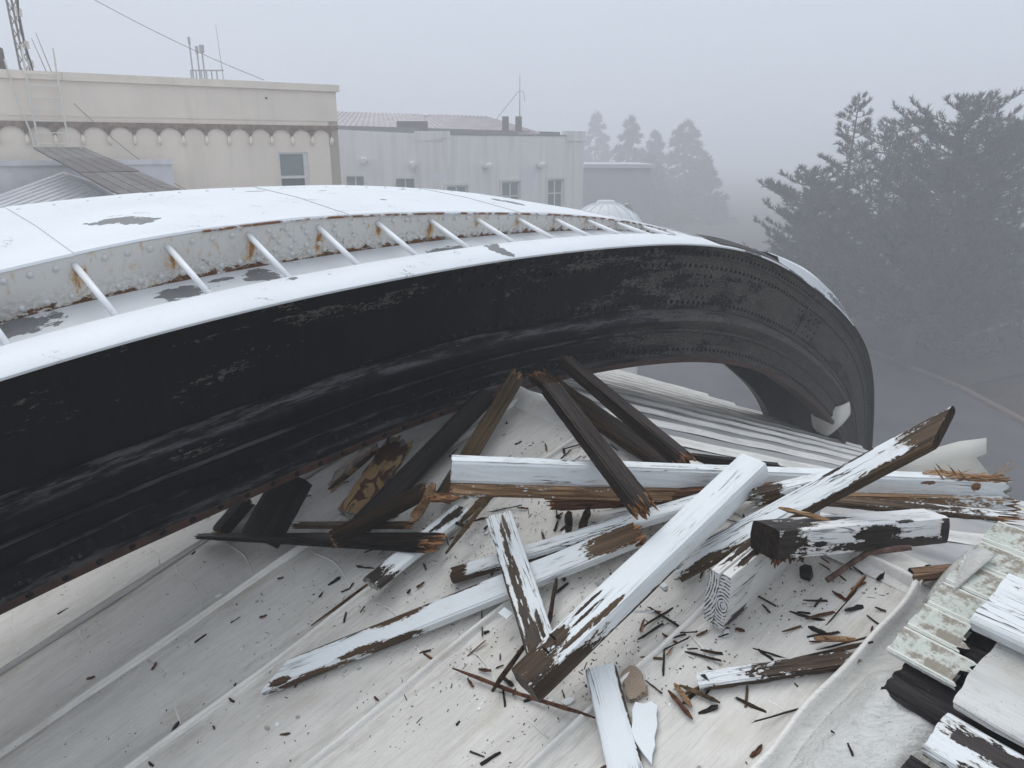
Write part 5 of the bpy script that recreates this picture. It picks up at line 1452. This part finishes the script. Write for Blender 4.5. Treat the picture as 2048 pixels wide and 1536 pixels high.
for i in range(n_ - 1):
    a, b = Vector((*edge[i], 0)), Vector((*edge[i + 1], 0)); d = Vector(((b - a).y, -(b - a).x, 0)).normalized()
    bk.add([a + d * .3 + Vector((0, 0, .10)), b + d * .3 + Vector((0, 0, .10)), b + d * 9 + Vector((0, 0, 1.6)), a + d * 9 + Vector((0, 0, 1.6))], [(0, 1, 2, 3)])
tag(bk.build('bank', bpy.data.materials['forest_floor']), 'brown bank rising beyond the kerb', 'bank', None, 'structure')

# ------------------------------------------------------------------ trees
M_BARK = plain('pine_bark', (.060, .045, .036), .9, .3, 5, .01)
def foliage(name, a, b):
    m, g, out = new_mat(name, .7, .2)
    v = g.n('TexCoord', out=3); n = g.noise(v, 1.2, 4, .6)
    out(g.mix(g.step(n, .35, .65), a, b)); return m
M_NEEDLE = [foliage('pine_needles', (.016, .021, .014), (.055, .060, .038)), foliage('fir_needles', (.026, .038, .026), (.05, .062, .04))]
def needle_tuft(V, F, r, p, d, L_, n, wd):
    d = d.normalized()
    a = d.orthogonal().normalized(); b = d.cross(a)
    for k in range(n):
        t = r.uniform(0, 6.283); sp_ = r.uniform(.25, 1.15)
        dd = (d + (a * math.cos(t) + b * math.sin(t)) * sp_).normalized()
        l = L_ * r.uniform(.6, 1.1)
        q = dd.cross(Vector((r.uniform(-1, 1), r.uniform(-1, 1), r.uniform(-1, 1)))).normalized() * wd
        i = len(V); o = p + d * r.uniform(-.08, .05)
        V += [o - q, o + q, o + dd * l]; F.append((i, i + 1, i + 2))
def pine(name, label, base, top, crown0, spread, seed, nb=70, tl=.24, dens=9, group=None, up=.35, lean=(0, 0), trunk_r=.3, prof=None, mat=0, droop=0.0, nt=12, wd=.016):
    r = random.Random(seed)
    x, y, z = base
    root = empty(name, base, label, 'tree', group)
    Ht = top - z
    tp = [Vector((x + lean[0] * f * Ht + .12 * math.sin(5 * f + seed), y + lean[1] * f * Ht + .12 * math.cos(4 * f + seed), z - .2 + (Ht + .2) * f)) for f in np.linspace(0, 1, 12)]
    rr = [trunk_r * (1 - .93 * f) * (1.25 if f == 0 else 1) for f in np.linspace(0, 1, 12)]
    MB().tube(tp, rr, 9).build('trunk', M_BARK, root, True)
    V, F = [], []
    lm = MB()
    prof = prof or (lambda f: (1 - f) ** .8)
    for i in range(nb):
        f = crown0 + (1 - crown0) * ((i + r.random()) / nb)
        ff = f * 11; j = min(10, int(ff)); p0 = tp[j].lerp(tp[j + 1], ff - j)
        cf = (f - crown0) / (1 - crown0)
        L_ = spread * prof(cf) * r.uniform(.55, 1.15) + .25
        az = r.uniform(0, 6.283)
        dirh = Vector((math.cos(az), math.sin(az), 0))
        side = Vector((-dirh.y, dirh.x, 0))
        pts = []
        bend = r.uniform(-.15, .15)
        for g_ in np.linspace(0, 1, 7):
            pts.append(p0 + dirh * L_ * g_ + side * bend * L_ * g_ * g_ + Vector((0, 0, L_ * (.05 - droop * g_ + up * g_ * g_))))
        lm.tube(pts, [max(.008, .028 * L_ ** .6 * (1 - .85 * g_)) for g_ in np.linspace(0, 1, 7)], 4, cap=False)
        ns_ = max(3, int(L_ * dens))
        for k in range(ns_):
            g_ = .30 + .70 * ((k + r.random()) / ns_) ** .8; ff = g_ * 6; j = min(5, int(ff)); p = pts[j].lerp(pts[j + 1], ff - j)
            tw = (dirh * r.uniform(.1, .8) + side * r.uniform(-1, 1) + Vector((0, 0, r.uniform(-.1, .8) + up))).normalized()
            tl_ = L_ * r.uniform(.05, .22) * (1.1 - .6 * g_) + .05
            e = p + tw * tl_
            lm.tube([p, e], [.012, .006], 3, cap=False)
            needle_tuft(V, F, r, e, tw, tl, nt, wd)
            if r.random() < .6: needle_tuft(V, F, r, p.lerp(e, .5), tw, tl * .9, nt - 3, wd)
        needle_tuft(V, F, r, pts[-1], (pts[-1] - pts[-2]) + Vector((0, 0, .2)), tl * 1.1, nt + 4, wd)
    needle_tuft(V, F, r, tp[-1], Vector((0, 0, 1)), tl * 1.3, nt + 6, wd)
    lm.build('limbs', M_BARK, root, False, False)
    me = bpy.data.meshes.new('needles'); me.from_pydata([tuple(v) for v in V], [], F); me.materials.append(M_NEEDLE[mat])
    link('needles', me, root)
    return root
TG = 'pines in the fog beyond the road'
narrow = lambda f: (1 - f) ** .75 * (.75 + .25 * math.sin(14 * f))
broad = lambda f: min(1, 2.2 * (1 - f)) ** .6 * (.8 + .2 * math.sin(9 * f))
pine('pine_tree', 'tall narrow pine with a spiky leader, left of the broad pines by the road', (16.0, 37.1, 0.3), 12.2, .12, 3.7, 3, 110, .26, 8, TG, prof=narrow, trunk_r=.22)
pine('pine_tree', 'broad dark pine leaning right with the highest tip at the right of the picture', (18.7, 34.3, 0.4), 11.9, .12, 4.3, 5, 150, 0.27, 8, TG, prof=broad, trunk_r=.38, lean=(.07, -.02), up=.45)
pine('pine_tree', 'broad pine cut off by the right edge of the picture', (21.8, 35.4, 0.7), 11.0, .10, 4.5, 8, 150, 0.27, 8, TG, prof=broad, trunk_r=.36, lean=(.02, -.02), up=.4)
pine('pine_tree', 'low bushy pine at the near left foot of the tall narrow one', (14.8, 38.4, 0.2), 8.9, .08, 3.4, 11, 120, 0.26, 8.5, TG, prof=broad, trunk_r=.2)
pine('pine_tree', 'pine filling the gap behind the two broad pines', (19.5, 40.5, 1.2), 11.2, .05, 4.1, 14, 110, 0.27, 7.5, TG, prof=broad, trunk_r=.3)
pine('pine_tree', 'leaning forked pine trunk with sparse low limbs beside the kerb', (21.5, 38.8, 0.7), 9.6, .35, 3.9, 17, 70, 0.27, 7.5, TG, prof=broad, trunk_r=.40, lean=(-.12, -.05))
pine('pine_tree', 'farther pine at the right edge behind the others', (25.1, 41.0, 1.4), 10.8, .04, 4.4, 19, 100, 0.27, 7.5, TG, prof=broad, trunk_r=.3)
CG = 'conifers far off in the fog'
cone = lambda f: (1 - f) ** .9
pine('pine_tree', 'short young pine low between the shutter and the broad pines', (16.6, 40.5, .8), 7.6, .03, 3.0, 41, 110, .27, 11, TG, prof=broad, trunk_r=.2)
pine('pine_tree', 'low spreading pine at the right edge near the kerb', (22.8, 37.0, .9), 6.4, .04, 3.0, 43, 90, .27, 10, TG, prof=broad, trunk_r=.2)
pine('pine_sapling', 'sparse low sapling on the bank at the right edge', (24.6, 35.6, 1.0), 4.6, .02, 2.4, 51, 46, .27, 5, 'saplings on the bank', prof=broad, trunk_r=.08)
pine('pine_sapling', 'sparse low sapling just beyond the kerb', (21.2, 34.0, .4), 4.2, .02, 2.2, 53, 40, .27, 5, 'saplings on the bank', prof=broad, trunk_r=.08)
pine('pine_sapling', 'sparse low sapling between the kerb and the pine trunks', (19.4, 38.6, .5), 4.4, .02, 2.4, 55, 44, .27, 5, 'saplings on the bank', prof=broad, trunk_r=.08)
CG = 'conifers far off in the fog'
KW = dict(up=-.05, droop=.16, mat=1, trunk_r=.3, nt=13, wd=.085)
pt = lambda f: (1 - f) ** .85 * (.85 + .15 * math.sin(31 * f))
pine('conifer_tree', 'faint pointed conifer left of the foggy clump', (16.4, 110, 0), 13.6, .12, 5.0, 23, 130, .8, 3, CG, prof=pt, **KW)
pine('conifer_tree', 'faint broad conifer right of the foggy clump', (24.8, 112, 0), 13.2, .08, 6.0, 25, 150, .8, 3, CG, prof=lambda f: (1 - f) ** .65 * (.85 + .15 * math.sin(23 * f)), **KW)
pine('conifer_tree', 'faint lower conifer between the two foggy conifers', (20.8, 115, 0), 11.8, .06, 5.2, 27, 130, .8, 3, CG, prof=pt, **KW)
pine('conifer_tree', 'faintest small conifer just right of the white building', (14.0, 132, 0), 15.0, .3, 4.0, 29, 90, .9, 3, CG, prof=pt, **KW)
pine('conifer_tree', 'dense low conifer in front of the foggy clump', (18.4, 104, 0), 8.6, .04, 5.2, 31, 140, .8, 3, CG, prof=pt, **KW)
pine('conifer_tree', 'low conifer at the right foot of the foggy clump', (26.4, 106, 0), 8.2, .04, 4.4, 33, 110, .8, 3, CG, prof=pt, **KW)

# ------------------------------------------------------------------ the fog itself
hz = bpy.data.materials.new('haze'); hz.use_nodes = True
t = hz.node_tree; t.nodes.clear()
ho = t.nodes.new('ShaderNodeOutputMaterial'); pv = t.nodes.new('ShaderNodeVolumePrincipled')
pv.inputs['Color'].default_value = (.95, .965, 1.0, 1)
pv.inputs['Density'].default_value = 0.0102
pv.inputs['Anisotropy'].default_value = 0.1
t.links.new(pv.outputs[0], ho.inputs['Volume'])
HB = 430
hzo = MB().hexa([(-HB, -HB, -1), (HB, -HB, -1), (HB, HB, -1), (-HB, HB, -1), (-HB, -HB, 15.5), (HB, -HB, 15.5), (HB, HB, 15.5), (-HB, HB, 15.5)]).build('haze', hz)
tag(hzo, 'pale fog over everything', 'fog', None, 'stuff')
